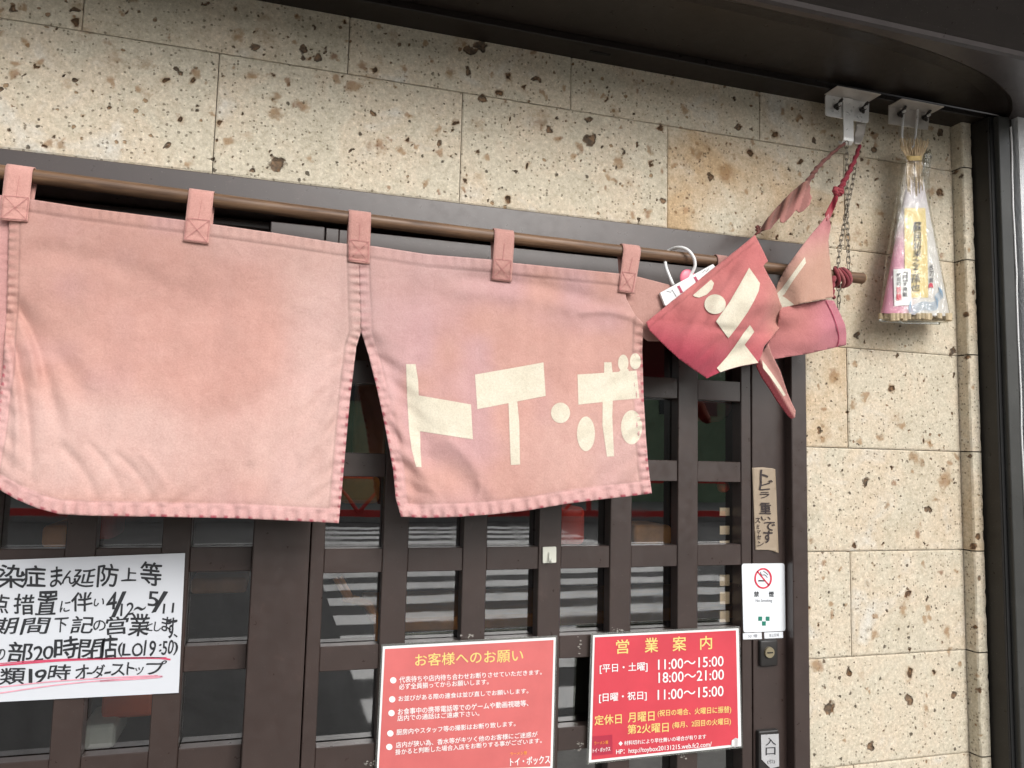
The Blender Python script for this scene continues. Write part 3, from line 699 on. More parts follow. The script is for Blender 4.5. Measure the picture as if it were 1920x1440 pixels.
# =================================================================== NOTICES ON THE DOORS
# white handwritten sheet
ny = DY + 0.042 - 0.004
ws = thing('handwritten_notice', W(150, 1310, ny), 'white paper notice handwritten in black marker with red underlines on the left door', 'notice')
plate('sheet', [(-95, 1054), (347, 1037), (335, 1299), (-95, 1321)], ny, 0.0008, 'paper', ws)
z = Z(0, 1020, 4.8); acc = ([], [])
def hand(ch, x0, x1, y0, y1, tilt=0.03, bold=0.017):
    dx = random.uniform(-3, 3); dt = (x1 - x0) * random.uniform(0.0, 0.06)
    text(acc, ch, z((x0 + dx, y0 + dt), (x1 + dx, y0 - dt), (x1 + dx, y1 - dt), (x0 + dx, y1 + dt)), bold, 0.035, 0.10)
for row in (
 [('感', -260, -30, 205, 405), ('染', -8, 218, 188, 395), ('症', 192, 412, 200, 390), ('ま', 455, 560, 210, 385), ('ん', 560, 692, 235, 358), ('延', 655, 850, 222, 388), ('防', 882, 1062, 185, 385), ('上', 1095, 1228, 218, 330), ('等', 1270, 1458, 165, 372)],
 [('重', -270, -110, 470, 630), ('点', -75, 82, 460, 622), ('措', 128, 306, 452, 632), ('置', 330, 508, 428, 640), ('に', 540, 628, 512, 612), ('伴', 645, 832, 432, 602), ('い', 845, 942, 490, 560), ('4', 958, 1050, 440, 592), ('/', 1008, 1127, 438, 648), ('12', 1090, 1205, 530, 640), ('~', 1208, 1308, 562, 600), ('5', 1335, 1430, 428, 560), ('/', 1368, 1507, 430, 612), ('11', 1465, 1562, 535, 622)],
 [('期', -70, 155, 662, 808), ('間', 195, 438, 668, 808), ('下', 488, 612, 665, 792), ('記', 642, 842, 652, 802), ('の', 840, 952, 688, 782), ('営', 958, 1155, 648, 812), ('業', 1165, 1345, 628, 824), ('と', 1308, 1372, 700, 782), ('し', 1385, 1448, 700, 784), ('ま', 1455, 1540, 655, 785), ('す', 1505, 1592, 660, 845), ('、', 1562, 1602, 808, 842)],
 [('の', -40, 50, 945, 1042), ('部', 72, 292, 885, 1062), ('2', 300, 386, 918, 1052), ('0', 390, 482, 915, 1032), ('時', 488, 702, 838, 1032), ('閉', 705, 928, 858, 1035), ('店', 910, 1058, 828, 1032), ('(', 1062, 1100, 885, 1012), ('L', 1105, 1182, 898, 1002), ('O', 1186, 1282, 895, 1012), ('19', 1302, 1402, 868, 1008), (':', 1432, 1454, 900, 968), ('50', 1462, 1562, 868, 992), (')', 1562, 1604, 878, 995)],
 [('酒', -240, -30, 1135, 1290), ('類', -5, 226, 1115, 1265), ('1', 262, 292, 1128, 1252), ('9', 310, 416, 1128, 1252), ('時', 438, 636, 1085, 1228), ('オ', 678, 797, 1092, 1218), ('ー', 778, 830, 1155, 1172), ('ダ', 832, 945, 1088, 1212), ('ー', 940, 998, 1148, 1168), ('ス', 998, 1122, 1080, 1184), ('ト', 1145, 1215, 1062, 1172), ('ッ', 1214, 1292, 1108, 1172), ('プ', 1315, 1494, 1052, 1172)]):
    for a in row: hand(*a)
decal('handwriting', acc, ny - 0.0006, 'ink', ws)
acc = ([], []); stroke(acc, spline(z((-300, 1112), (0, 1092), (500, 1052), (1000, 1030), (1400, 1026), (1535, 1040)), 6), 3.4); stroke(acc, spline(z((-300, 1098), (0, 1075), (600, 1036), (1500, 1022)), 6), 1.6)
decal('underline', acc, ny - 0.0009, 'red_ink', ws)
acc = ([], []); stroke(acc, spline(z((-300, 1318), (0, 1288), (500, 1235), (1000, 1203), (1420, 1183)), 6), 2.2); stroke(acc, spline(z((-300, 1385), (0, 1342), (500, 1270), (1000, 1222), (1420, 1190), (1390, 1204), (900, 1236)), 6), 2.2)
decal('underline', acc, ny - 0.0011, 'pink_ink', ws)

# red notice 1 (requests to customers)
y1 = DY - 0.006
R1 = thing('red_notice', W(870, 1450, y1), 'faded red laminated notice with yellow heading and bullet list in white', 'notice', 'red notices on the right door')
plate('laminate', [(715, 1208), (1045, 1191), (1039, 1446), (702, 1459)], y1, 0.0008, 'clear', R1)
plate('sheet', [(718, 1212), (1042, 1195), (1036, 1441), (706, 1454)], y1 - 0.0004, 0.0003, 'laminate_white', R1)
plate('print_area', [(722, 1217), (1038, 1200), (1032, 1437), (710, 1449)], y1 - 0.0010, 0.0003, 'red_sheet', R1)
z = Z(680, 1180, 4.571); acc = ([], [])
text(acc, 'お客様へのお願い', z((450, 212), (1375, 165), (1375, 275), (450, 318)), 0.008); decal('heading', acc, y1 - 0.0016, 'yellow_print', R1)
acc = ([], [])
for (s, q) in (('代表待ちや店内待ち合わせお断りさせていただきます。', ((315, 405), (1535, 345), (1535, 388), (315, 460))),
 ('必ず全員揃ってからお願いします。', ((312, 465), (1080, 425), (1080, 472), (312, 518))),
 ('お並びがある際の連食は並び直しでお願いします。', ((308, 570), (1420, 505), (1420, 548), (308, 618))),
 ('お食事中の携帯電話等でのゲームや動画視聴等、', ((302, 680), (1420, 605), (1420, 658), (302, 735))),
 ('店内での通話はご遠慮下さい。', ((298, 737), (1000, 697), (1000, 742), (298, 788))),
 ('厨房内やスタッフ等の撮影はお断り致します。', ((290, 857), (1310, 785), (1310, 830), (290, 908))),
 ('店内が狭い為、香水等がキツく他のお客様にご迷惑が', ((285, 967), (1498, 875), (1498, 922), (285, 1017))),
 ('掛かると判断した場合入店をお断りする事がございます。', ((280, 1027), (1535, 930), (1535, 974), (280, 1078)))):
    text(acc, s, z(*q), 0.012)
for (cx, cy) in ((262, 437), (253, 600), (247, 718), (237, 892), (228, 1008)): poly(acc, z(*ellipse(cx, cy, 27, 27)))
text(acc, 'トイ・ボックス', z((1265, 1105), (1605, 1078), (1605, 1150), (1265, 1172)), 0.02)
decal('lettering', acc, y1 - 0.0016, 'white_print', R1)
acc = ([], []); text(acc, 'ラーメン屋', z((1265, 1055), (1408, 1043), (1408, 1072), (1265, 1082)), 0.01); decal('shop_kind', acc, y1 - 0.0016, 'orange_print', R1)

# red notice 2 (opening hours)
y2 = DY - 0.007
R2 = thing('red_notice', W(1250, 1430, y2), 'bright red laminated opening hours notice with white times next to the lock stile', 'notice', 'red notices on the right door')
plate('laminate', [(1108, 1187), (1387, 1174), (1393, 1402), (1100, 1433)], y2, 0.0008, 'clear', R2)
plate('sheet', [(1112, 1191), (1385, 1178), (1390, 1399), (1104, 1430)], y2 - 0.0004, 0.0003, 'laminate_white', R2)
plate('print_area', [(1115.5, 1195), (1380, 1182), (1384.5, 1395), (1109, 1425)], y2 - 0.0010, 0.0003, 'red_sheet2', R2)
z = Z(1040, 1140, 3.84); acc = ([], [])
for (s, q) in (('営', ((443, 230), (535, 226), (535, 326), (443, 331))), ('業', ((650, 217), (744, 213), (744, 316), (650, 322))), ('案', ((850, 208), (946, 203), (946, 306), (850, 312))), ('内', ((1048, 204), (1132, 199), (1132, 295), (1048, 301)))): text(acc, s, z(*q), 0.012)
decal('heading', acc, y2 - 0.0016, 'yellow_print', R2)
acc = ([], [])
for (s, q) in (('定休日', ((288, 775), (482, 760), (482, 832), (288, 845))), ('月曜日', ((528, 755), (718, 742), (718, 812), (528, 825))), ('(祝日の場合、火曜日に振替)', ((742, 735), (1270, 705), (1270, 760), (742, 787))),
 ('第2火曜日', ((525, 842), (820, 822), (820, 892), (525, 908))), ('(毎月、2回目の火曜日)', ((848, 822), (1268, 790), (1268, 844), (848, 872)))):
    text(acc, s, z(*q), 0.012)
decal('closing_days', acc, y2 - 0.0016, 'yellow_print', R2)
acc = ([], [])
for (s, q) in (('[平日・土曜]', ((325, 405), (668, 388), (668, 458), (325, 474))), ('11:00〜15:00', ((745, 372), (1215, 345), (1215, 418), (745, 445))), ('18:00〜21:00', ((748, 465), (1218, 442), (1218, 515), (748, 540))),
 ('[日曜・祝日]', ((320, 615), (662, 597), (662, 665), (320, 685))), ('11:00〜15:00', ((742, 590), (1215, 560), (1215, 634), (742, 662))),
 ('◆ 材料切れにより早仕舞いの場合が有ります', ((460, 960), (1090, 908), (1090, 942), (460, 994))), ('HP：http://toybox20131215.web.fc2.com/', ((443, 1020), (1130, 963), (1130, 1008), (443, 1062)))):
    text(acc, s, z(*q), 0.012)
text(acc, 'トイ・ボックス', z((275, 1012), (400, 998), (400, 1030), (275, 1044)), 0.015)
decal('lettering', acc, y2 - 0.0018, 'white_print', R2)
acc = ([], []); poly(acc, z((270, 925), (415, 912), (418, 1050), (272, 1066))); decal('emblem_patch', acc, y2 - 0.0013, 'dark_red', R2)
acc = ([], []); text(acc, 'ラーメン屋', z((285, 963), (385, 955), (385, 978), (285, 986)), 0.01); decal('shop_kind', acc, y2 - 0.0018, 'orange_print', R2)
# lifted corner
sheet('curled_corner', z((1275, 955), (1300, 935), (1330, 945), (1328, 985), (1300, 1005), (1272, 990)), lambda x, y: y2 - 0.002 - 0.006 * sstep(1375, 1386, x), 'laminate_white', R2, 2.0)

# kraft tape with handwriting
ty = DY - 0.0012
TP = thing('kraft_tape', W(1435, 1033, ty), 'strip of brown kraft tape with vertical handwriting on the door stile', 'tape')
sheet('tape_strip', [(1410, 877), (1430, 876), (1447, 878), (1453.5, 880), (1456, 940), (1459.5, 1037), (1449, 1033), (1440, 1031), (1416.5, 1031), (1413, 950)], lambda x, y: ty - 0.0006 * sstep(1446, 1454, x) - 0.0015 * sstep(1028, 1036, y), 'tape', TP, 5)
z = Z(1360, 840, 5.143); acc = ([], [])
for (s, a, b, c_, d_) in (('ト', 338, 415, 208, 330), ('ビ', 332, 452, 312, 405), ('ラ', 328, 422, 425, 485), ('重', 335, 440, 525, 635), ('い', 345, 435, 660, 698), ('で', 372, 478, 712, 795), ('す', 368, 455, 795, 915), ('ス', 288, 338, 675, 722), ('ミ', 302, 330, 738, 780), ('マ', 305, 340, 795, 828), ('セ', 305, 345, 838, 880), ('ン', 310, 370, 902, 948)):
    text(acc, s, z((a, c_), (b, c_), (b, d_), (a, d_)), 0.022, 0.03, 0.05)
decal('handwriting', acc, ty - 0.0020, 'brown_ink', TP)

# no smoking sticker and two small stickers below it
sy = DY - 0.0012
NS = thing('no_smoking_sign', W(1433, 1186, sy), 'white rounded no smoking sticker with a red crossed ring on the door stile', 'sign')
plate('sticker', [(1391, 1057), (1471, 1056), (1473, 1183), (1394, 1186)], sy, 0.0012, 'sign_white', NS, 0.0055)
acc = ([], []); ring(acc, 1431, 1084.5, 16.5, 19.5, 3.0); stroke(acc, [(1420, 1071), (1442.5, 1098)], 2.4); decal('ring', acc, sy - 0.0008, 'sign_red', NS)
acc = ([], []); stroke(acc, [(1422, 1089), (1434, 1089)], 2.6); decal('cigarette', acc, sy - 0.0006, 'ink', NS); acc = ([], []); stroke(acc, spline([(1426, 1072), (1428, 1078), (1434, 1078), (1439, 1083)], 5), 1.3); stroke(acc, spline([(1431, 1071), (1436, 1074), (1440, 1078)], 5), 1.2); decal('smoke', acc, sy - 0.0006, 'ink', NS); acc = ([], [])
text(acc, '禁', [(1414, 1109), (1423, 1109), (1423, 1119), (1414, 1119)], 0.02); text(acc, '煙', [(1442, 1109), (1451, 1109), (1451, 1119), (1442, 1119)], 0.02)
decal('lettering', acc, sy - 0.0006, 'ink', NS)
acc = ([], []); text(acc, 'No Smoking', [(1417, 1123.5), (1448, 1123), (1448, 1130), (1417, 1130.5)]); decal('lettering', acc, sy - 0.0006, 'grey_print', NS)
acc = ([], [])
for (a, b) in ((1422, 1156), (1436, 1156), (1429, 1165)): poly(acc, [(a, b), (a + 7, b), (a + 7, b + 8), (a, b + 8)])
decal('emblem', acc, sy - 0.0006, 'green', NS)
for (nm, q, s, lab) in (('sticker', [(1393, 1187.5), (1428, 1186), (1428.5, 1198), (1393.5, 1199)], '分 煙', 'small white label left of the pair under the no smoking sticker'), ('sticker', [(1433, 1186), (1468, 1184.5), (1468.5, 1196), (1433.5, 1197.5)], '禁止区域', 'small white label right of the pair directly above the lock')):
    o = thing('small_label', W(q[3][0] + 17, q[3][1], sy), lab, 'label', 'small labels under the no smoking sticker')
    plate('label_sheet', q, sy, 0.001, 'sign_white', o)
    acc = ([], []); text(acc, s, [(q[0][0] + 9, q[0][1] + 3), (q[1][0] - 8, q[1][1] + 3), (q[2][0] - 8, q[2][1] - 3), (q[3][0] + 9, q[3][1] - 3)]); decal('lettering', acc, sy - 0.0005, 'grey_print', o)

# clear adhesive hook on a lattice bar
hk = thing('adhesive_hook', W(1030, 1056, DY), 'small clear plastic adhesive hook stuck on the lattice bar above the red notices', 'hook')
plate('base_plate', [(1018, 1026), (1043, 1025), (1043, 1055), (1018, 1056)], DY - 0.003, 0.003, simple('milky_plastic', (0.66, 0.66, 0.58), 0.3, 0.05, 20), hk, 0.002)
bm = BM(); tube(bm, [W(1030, 1036, DY - 0.004), W(1030, 1046, DY - 0.006), W(1031, 1054, DY - 0.010), W(1033, 1055, DY - 0.014), W(1034, 1050, DY - 0.016)], 0.0017, 8); obj('prong', bm, simple('milky_prong', (0.60, 0.60, 0.53), 0.3, 0.05, 20), hk, True)

# =================================================================== CURTAIN ROD
RY = -0.065; RR = 0.0104
RZ = [(-0.80, 0.388), (-0.36, 0.3785), (0.074, 0.3685), (0.30, 0.3645), (0.49, 0.3625), (0.70, 0.3615), (0.90, 0.3600), (1.0775, 0.3590)]
def rodz(x): return CZ + np.interp(x, [p[0] for p in RZ], [p[1] for p in RZ])
bm = BM(); pts = spline([(x * 0.985 + 0.004, RY, CZ + zz) for x, zz in RZ], 6)
pts[-1] = np.array((1.069, RY, CZ + 0.3592)); tube(bm, [Vector(p) for p in pts], [RR * (1 + 0.02 * math.sin(k * 1.7)) for k in range(len(pts))], 20)
rod = thing('curtain_rod', (0.1, RY, CZ + 0.36), 'dark brown wooden rod the pink curtain hangs from', 'rod')
obj('pole', bm, 'bamboo', rod, True)
e = pts[-1]; bm = BM(); tube(bm, [Vector((e[0] - 0.001, e[1], e[2])), Vector((e[0] + 0.0022, e[1], e[2]))], [RR * 1.0, RR * 0.9], 20); obj('cut_end', bm, simple('cut_wood', (0.40, 0.26, 0.13), 0.7, 0.2, 90), rod)

# =================================================================== NOREN CURTAIN
noren = thing('shop_curtain', W(660, 980, -0.08), 'faded pink split shop curtain with cream letters, its right end tied up to a bracket', 'curtain')
YC = -0.074
TOP = [(-60, 358), (-20, 363), (57, 374), (167, 391), (350, 414), (400, 421), (520, 438), (640, 457), (695, 461), (800, 477), (923, 487), (963, 493), (1163, 513), (1193, 518), (1262, 536)]
def topy(x): return np.interp(x, [p[0] for p in TOP], [p[1] for p in TOP])
P1L = [(18, 368), (16, 480), (14, 560), (6, 690), (-6, 800), (-26, 908)]
P1B = [(-26, 908), (0, 919), (30, 936), (70, 953), (110, 964), (170, 967), (300, 969), (450, 972), (560, 977), (635, 981)]
SEAM = [(672, 459), (674, 540), (677, 622)]
P1R = SEAM + [(668, 650), (656, 750), (647, 850), (640, 930), (635, 981)]
P2L = SEAM + [(691, 665), (707, 730), (722, 800), (737, 880), (742, 935), (752, 969)]
P2B = [(752, 969), (800, 971), (860, 969), (920, 965), (990, 957), (1060, 945), (1130, 936), (1185, 930), (1222, 925)]
P2R = [(1168, 514), (1174, 560), (1190, 590), (1206, 606), (1204, 660), (1207, 750), (1211, 820), (1216, 880), (1222, 925)]
def pl(a, n):
    a = np.array(a, float); d = np.concatenate([[0], np.cumsum(np.hypot(*np.diff(a, axis=0).T))]); t = np.linspace(0, d[-1], n)
    return np.stack([np.interp(t, d, a[:, 0]), np.interp(t, d, a[:, 1])], -1)
def edge_ds(px, py, line):
    best = np.full(np.shape(px), 1e9); s = np.zeros(np.shape(px)); acc_ = 0.0
    for (a, b) in zip(line[:-1], line[1:]):
        ax, ay = a; ux, uy = b[0] - ax, b[1] - ay; L_ = math.hypot(ux, uy)
        t = np.clip(((px - ax) * ux + (py - ay) * uy) / (L_ * L_), 0, 1); d = np.hypot(px - ax - t * ux, py - ay - t * uy)
        k = d < best; best = np.where(k, d, best); s = np.where(k, acc_ + t * L_, s); acc_ += L_
    return best, s
RID1 = [((677, 632), (470, 905), 16, 2.4), ((668, 690), (540, 935), 14, 2.0), ((660, 745), (590, 950), 12, 1.8), ((675, 628), (380, 800), 26, 2.2), ((655, 800), (615, 960), 9, 1.4), ((676, 640), (520, 960), 9, -1.6),
 ((16, 566), (70, 720), 10, -4.2), ((24, 570), (110, 800), 15, 4.2), ((16, 570), (180, 770), 24, 3.0), ((14, 600), (60, 900), 10, 2.6), ((10, 640), (30, 880), 8, -2.4),
 ((110, 830), (185, 950), 10, 1.3), ((165, 830), (235, 950), 9, 1.0), ((215, 850), (290, 948), 9, 1.2), ((262, 850), (318, 940), 8, -0.8), ((390, 900), (300, 950), 8, 0.8), ((470, 870), (400, 950), 9, 1.4), ((560, 860), (500, 955), 10, 1.6),
 ((60, 470), (330, 540), 22, 1.6), ((200, 560), (560, 600), 40, 1.8), ((340, 650), (640, 560), 34, -1.6)]
RID2 = [((682, 632), (800, 850), 22, 4.4), ((690, 650), (762, 860), 9, -2.2), ((800, 850), (905, 955), 22, 3.2), ((684, 640), (705, 720), 8, 2.2), ((715, 780), (790, 955), 10, 2.0), ((735, 830), (830, 955), 10, -1.8), ((740, 860), (775, 955), 8, 2.0),
 ((1202, 625), (1120, 760), 16, 2.0), ((1204, 660), (1130, 840), 14, 2.0), ((1210, 800), (1090, 925), 14, 2.0), ((1214, 850), (1140, 925), 10, 1.6), ((1200, 640), (1190, 780), 8, 1.4),
 ((850, 545), (1100, 585), 16, -1.8), ((1090, 585), (1205, 604), 8, -2.2), ((860, 520), (1150, 575), 16, 2.4), ((760, 560), (1120, 545), 30, 1.6), ((900, 900), (870, 958), 8, -1.4), ((840, 820), (930, 950), 12, -1.6)]
def ridge(px, py, R):
    o = np.zeros(np.shape(px))
    for (a, b, wd, am) in R:
        ux, uy = b[0] - a[0], b[1] - a[1]; L2 = ux * ux + uy * uy
        t = ((px - a[0]) * ux + (py - a[1]) * uy) / L2; bend = 10 * np.sin(np.clip(t, 0, 1) * 3.1)
        d = ((px - a[0]) * -uy + (py - a[1]) * ux) / math.sqrt(L2) + bend
        o += 0.0024 * am * np.exp(-(d / wd) ** 2) * sstep(-0.12, 0.12, t) * (1 - sstep(0.8, 1.12, t)) * (1.0 - 0.35 * np.clip(t, 0, 1))
    return o
def pucker(d, s, wid, lam, amp, seed):
    ph = s / lam * 2 * math.pi + 3.0 * vnoise(s, s * 0 + seed, 40, seed); st = np.sin(ph)
    return -(np.abs(st) ** 0.7 * np.sign(st)) * amp * np.clip(1 - d / wid, 0, 1) ** 0.6 * (d < wid * 1.6) * (0.5 + vnoise(s, s * 0, 30, seed + 3))
def disp(px, py, which):
    px = np.asarray(px, float); py = np.asarray(py, float)
    y = np.full(px.shape, YC)
    low = sstep(520, 960, py)
    y -= 0.022 * low + 0.004 * np.sin(px / 130.0 + 0.6) * low + 0.003 * (vnoise(px, py, 120, 21) - 0.5) * 2 * sstep(450, 650, py)
    y -= 0.0016 * (vnoise(px, py, 45, 22) - 0.5) + 0.0009 * (vnoise(px, py, 18, 24) - 0.5)
    y += ridge(px, py, RID1 if which == 1 else RID2)
    if which == 1: E_ = ((P1R, 20, 17, 0.0015, 0.0008), (P1B, 27, 23, 0.0022, 0.0009), (P1L, 20, 16, 0.0013, 0.0008))
    else: E_ = ((P2L, 20, 17, 0.0015, 0.0008), (P2B, 25, 22, 0.0022, 0.0009), (P2R[3:], 18, 16, 0.0019, 0.0009))
    for k, (ln, wd, lam, amp, thick) in enumerate(E_):
        d, s = edge_ds(px, py, ln)
        y -= thick * (1 - sstep(wd - 3, wd + 2, d)); y += pucker(d, s, wd, lam, amp, 30 + 5 * k + which)
        lw_ = sstep(600, 720, py)                                             # fine folds that run from the gathered hems into the cloth
        y += 0.0021 * lw_ * np.sin((s * (1 if ln is not P1B and ln is not P2B else 0.8) - d * (0.95 if ln in (P1R, P2L) else 0.6)) / 6.3 + 2.5 * vnoise(s, d, 70, 95 + k)) * np.exp(-np.maximum(d - wd, 0) / 34.0) * (d > wd * 0.8) * (0.3 + vnoise(s, d * 0.3, 36, 97 + k))
        y += 0.0009 * np.exp(-((d - wd - 1) / 2.6) ** 2)                      # the stitched line pulls the cloth in
    dt = py - topy(px); y -= 0.0010 * (1 - sstep(18, 24, dt)); y += pucker(dt, px, 20, 19, 0.0007, 51); y += 0.0009 * np.exp(-((dt - 23) / 2.6) ** 2)
    return y
SAL = np.array((0.590, 0.332, 0.282)); MAU = np.array((0.572, 0.342, 0.338)); PALE = np.array((0.660, 0.450, 0.405)); HEM = np.array((0.620, 0.365, 0.350)); ROSE = np.array((0.34, 0.045, 0.075))
def dye_main(px, py, which):
    a = vnoise(px, py, 170, 61) * 0.6 + vnoise(px, py, 60, 62) * 0.4; b = vnoise(px, py, 210, 63)
    c = SAL + (MAU - SAL) * sstep(0.35, 0.75, a)[..., None] * (0.6 if which == 1 else 1.0)
    c = c + (PALE - c) * (sstep(0.35, 0.8, b) * (0.75 if which == 1 else 0.35))[..., None]
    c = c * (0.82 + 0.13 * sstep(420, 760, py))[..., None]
    st_ = vnoise(px * 1.0 + py * 0.10, py * 0.16, 26, 67) * 0.6 + vnoise(px + py * 0.05, py * 0.1, 11, 68) * 0.4; c = c * (1 + 0.10 * (st_ - 0.5))[..., None]
    hem = np.zeros(np.shape(px)); tip = np.zeros(np.shape(px))
    for (ln, wd, lam) in (((P1R, 20, 17), (P1B, 27, 23), (P1L, 20, 16)) if which == 1 else ((P2L, 20, 17), (P2B, 25, 22), (P2R[3:], 18, 16))):
        d, s = edge_ds(px, py, ln); f_ = 1 - sstep(wd - 2, wd + 2, d)
        hem = np.maximum(hem, f_ * sstep(600, 760, py))
        dash = 0.5 + 0.5 * np.sin(s / lam * 2 * math.pi + 1.3)
        tip = np.maximum(tip, (1 - sstep(2.5, 6.5, d)) * sstep(0.50, 0.85, dash * (0.55 + 0.75 * vnoise(s, s * 0, 33, 66))) * sstep(620, 700, py))
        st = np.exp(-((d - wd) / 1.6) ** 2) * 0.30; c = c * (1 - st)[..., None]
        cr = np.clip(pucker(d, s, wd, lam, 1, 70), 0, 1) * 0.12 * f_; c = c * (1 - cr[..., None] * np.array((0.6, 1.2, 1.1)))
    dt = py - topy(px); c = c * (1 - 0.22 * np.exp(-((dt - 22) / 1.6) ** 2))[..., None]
    c = c + (HEM - c) * (0.75 * hem)[..., None]; c = c + (ROSE - c) * (0.9 * tip)[..., None]
    return c
def coons(T, B, L_, R_, nu, nv):
    T, B, L_, R_ = pl(T, nu), pl(B, nu), pl(L_, nv), pl(R_, nv); u = np.linspace(0, 1, nu)[None, :, None]; v = np.linspace(0, 1, nv)[:, None, None]
    g = (1 - v) * T[None] + v * B[None] + (1 - u) * L_[:, None] + u * R_[:, None]
    return g - ((1 - u) * (1 - v) * T[0] + u * (1 - v) * T[-1] + (1 - u) * v * B[0] + u * v * B[-1])
def gridmesh(name, G, y, dye, mat, parent, solid=0.0014):
    nv, nu = G.shape[:2]; P = Wn(G[..., 0], G[..., 1], y); idx = np.arange(nv * nu).reshape(nv, nu)
    fc = np.stack([idx[:-1, :-1], idx[1:, :-1], idx[1:, 1:], idx[:-1, 1:]], -1).reshape(-1, 4)
    me = bpy.data.meshes.new(name); me.from_pydata(P.reshape(-1, 3).tolist(), [], fc.tolist())
    if dye is not None:
        at = me.attributes.new('dye', 'FLOAT_COLOR', 'POINT'); c = np.ones((nv * nu, 4)); c[:, :3] = dye.reshape(-1, 3); at.data.foreach_set('color', c.ravel())
    return finish(name, me, mat, parent, True, solid)
def toprange(a, b): return [(x, float(topy(x))) for x in np.linspace(a, b, 30)]
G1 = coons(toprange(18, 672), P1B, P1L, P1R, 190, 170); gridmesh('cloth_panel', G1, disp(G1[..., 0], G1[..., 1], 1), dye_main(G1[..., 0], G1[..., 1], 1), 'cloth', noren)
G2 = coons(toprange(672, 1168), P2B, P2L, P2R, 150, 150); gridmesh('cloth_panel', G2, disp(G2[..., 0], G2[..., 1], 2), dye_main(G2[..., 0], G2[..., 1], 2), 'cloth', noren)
# panel continuing at the left, mostly outside the picture
P0L = [(-560, 300), (-600, 880)]; P0R = [(18, 368), (16, 480), (15, 558), (9, 640), (5, 720), (-6, 800), (-30, 905)]
G0 = coons([(-560, 300), (18, 368)], [(-600, 880), (-50, 905)], P0L, P0R, 120, 90); d0, s0 = edge_ds(G0[..., 0], G0[..., 1], P0R)
y0 = YC - 0.02 * sstep(520, 960, G0[..., 1]) + 0.006 + pucker(d0, s0, 20, 15, 0.0018, 90); c0 = SAL * 0.95 + 0 * G0[..., :1]; c0 = c0 + (HEM * np.array((0.9, 0.8, 0.8)) - c0) * ((1 - sstep(18, 22, d0)))[..., None] * 0.8
gridmesh('cloth_panel', G0, y0, c0, 'cloth', noren)
# strip of the next panel behind the tied-up end
GB = coons(toprange(1168, 1262), [(1168, 606), (1215, 640), (1275, 640)], [(1168, 514), (1168, 606)], [(1262, 536), (1275, 640)], 40, 40)
db = np.abs(GB[..., 0] - 1168); yb = YC + 0.004 + 0.004 * np.sin((GB[..., 0] + GB[..., 1] * 0.7) / 22) + pucker(db, GB[..., 1], 22, 15, 0.0012, 44)
cb = SAL * 0.80 + 0 * GB[..., :1]; gridmesh('cloth_panel', GB, yb, cb, 'cloth', noren)

# loops over the rod
def loop(tl, tr, br, bl, tint=1.0):
    rows = []; nc = 7
    mid = (tl[0] + tr[0]) / 2
    for k in range(22):
        t = k / 21; a = np.array(bl) + (np.array(tl) - np.array(bl)) * t; b = np.array(br) + (np.array(tr) - np.array(br)) * t
        r = []
        for j in range(nc):
            u = j / (nc - 1); p = a + (b - a) * u
            yc = float(disp(np.array(p[0]), np.array(p[1]), 1 if mid < 672 else 2)) - 0.0032 if p[1] > topy(p[0]) else YC - 0.0032
            f_ = sstep(0.30, 0.80, t); y = yc * (1 - f_) + (RY - RR - 0.0018) * f_
            r.append(W(p[0], p[1], y - 0.0006 * math.sin(u * math.pi)))
        rows.append(r)
    # trim to the rod, then carry the strap over it and down behind the cloth
    rows = [r for r in rows if r[3].z < rodz(r[3].x) - 0.002]
    last = rows[-1]
    for k in range(0, 11):
        a = math.pi * k / 10; r = []
        for v in last:
            rz = rodz(v.x); r.append(Vector((v.x, RY - (RR + 0.0018) * math.cos(a), rz + (RR + 0.0018) * math.sin(a))))
        rows.append(r)
    for k in range(1, 6): rows.append([Vector((v.x, RY + RR + 0.0018 - 0.002 * k, rodz(v.x) - 0.010 * k)) for v in last])
    bm = BM(); V = [[bm.verts.new(v) for v in r] for r in rows]
    for i in range(len(V) - 1):
        for j in range(nc - 1): bm.faces.new((V[i][j], V[i][j + 1], V[i + 1][j + 1], V[i + 1][j]))
    me = bpy.data.meshes.new('loop'); bm.to_mesh(me); bm.free(); n = len(me.vertices)
    at = me.attributes.new('dye', 'FLOAT_COLOR', 'POINT'); c = np.ones((n, 4)); c[:, :3] = SAL * tint * np.array((1, 0.94, 0.96)); at.data.foreach_set('color', c.ravel())
    o = finish('loop', me, 'cloth', noren, True, 0.0016)
    # stitched box and cross at the foot of the loop
    tl2 = np.array(bl) + (np.array(tl) - np.array(bl)) * 0.43; tr2 = np.array(br) + (np.array(tr) - np.array(br)) * 0.43
    q = [np.array(bl) + (3, -4), np.array(br) + (-3, -4), tr2 + (-3, 0), tl2 + (3, 0)]; acc = ([], [])
    for i, j in ((0, 1), (1, 2), (2, 3), (3, 0), (0, 2), (1, 3)): stroke(acc, [q[i] + (q[j] - q[i]) * t for t in np.linspace(0, 1, 9)], 0.9)
    m1, m2 = (q[2] + q[3]) / 2, (np.array(tl) + np.array(tr)) / 2 + (0, 22); stroke(acc, [m1 + (m2 - m1) * t for t in np.linspace(0, 1, 6)], 0.8)
    def dep(px, py):
        t = (np.array(bl)[1] - py) / (bl[1] - tl[1]); f_ = sstep(0.30, 0.80, t); yc = np.where(py > topy(px), disp(px, py, 1 if mid < 672 else 2) - 0.0032, YC - 0.0032)
        return yc * (1 - f_) + (RY - RR - 0.0018) * f_ - 0.0026
    decal('stitching', acc, dep, 'stitch', o)
loop((11, 306), (62, 310), (52, 416), (-1, 412), 1.02)
loop((355, 351), (402, 354), (391, 458), (343, 452), 0.98)
loop((654, 394), (696, 398), (693, 495), (652, 490), 0.84)
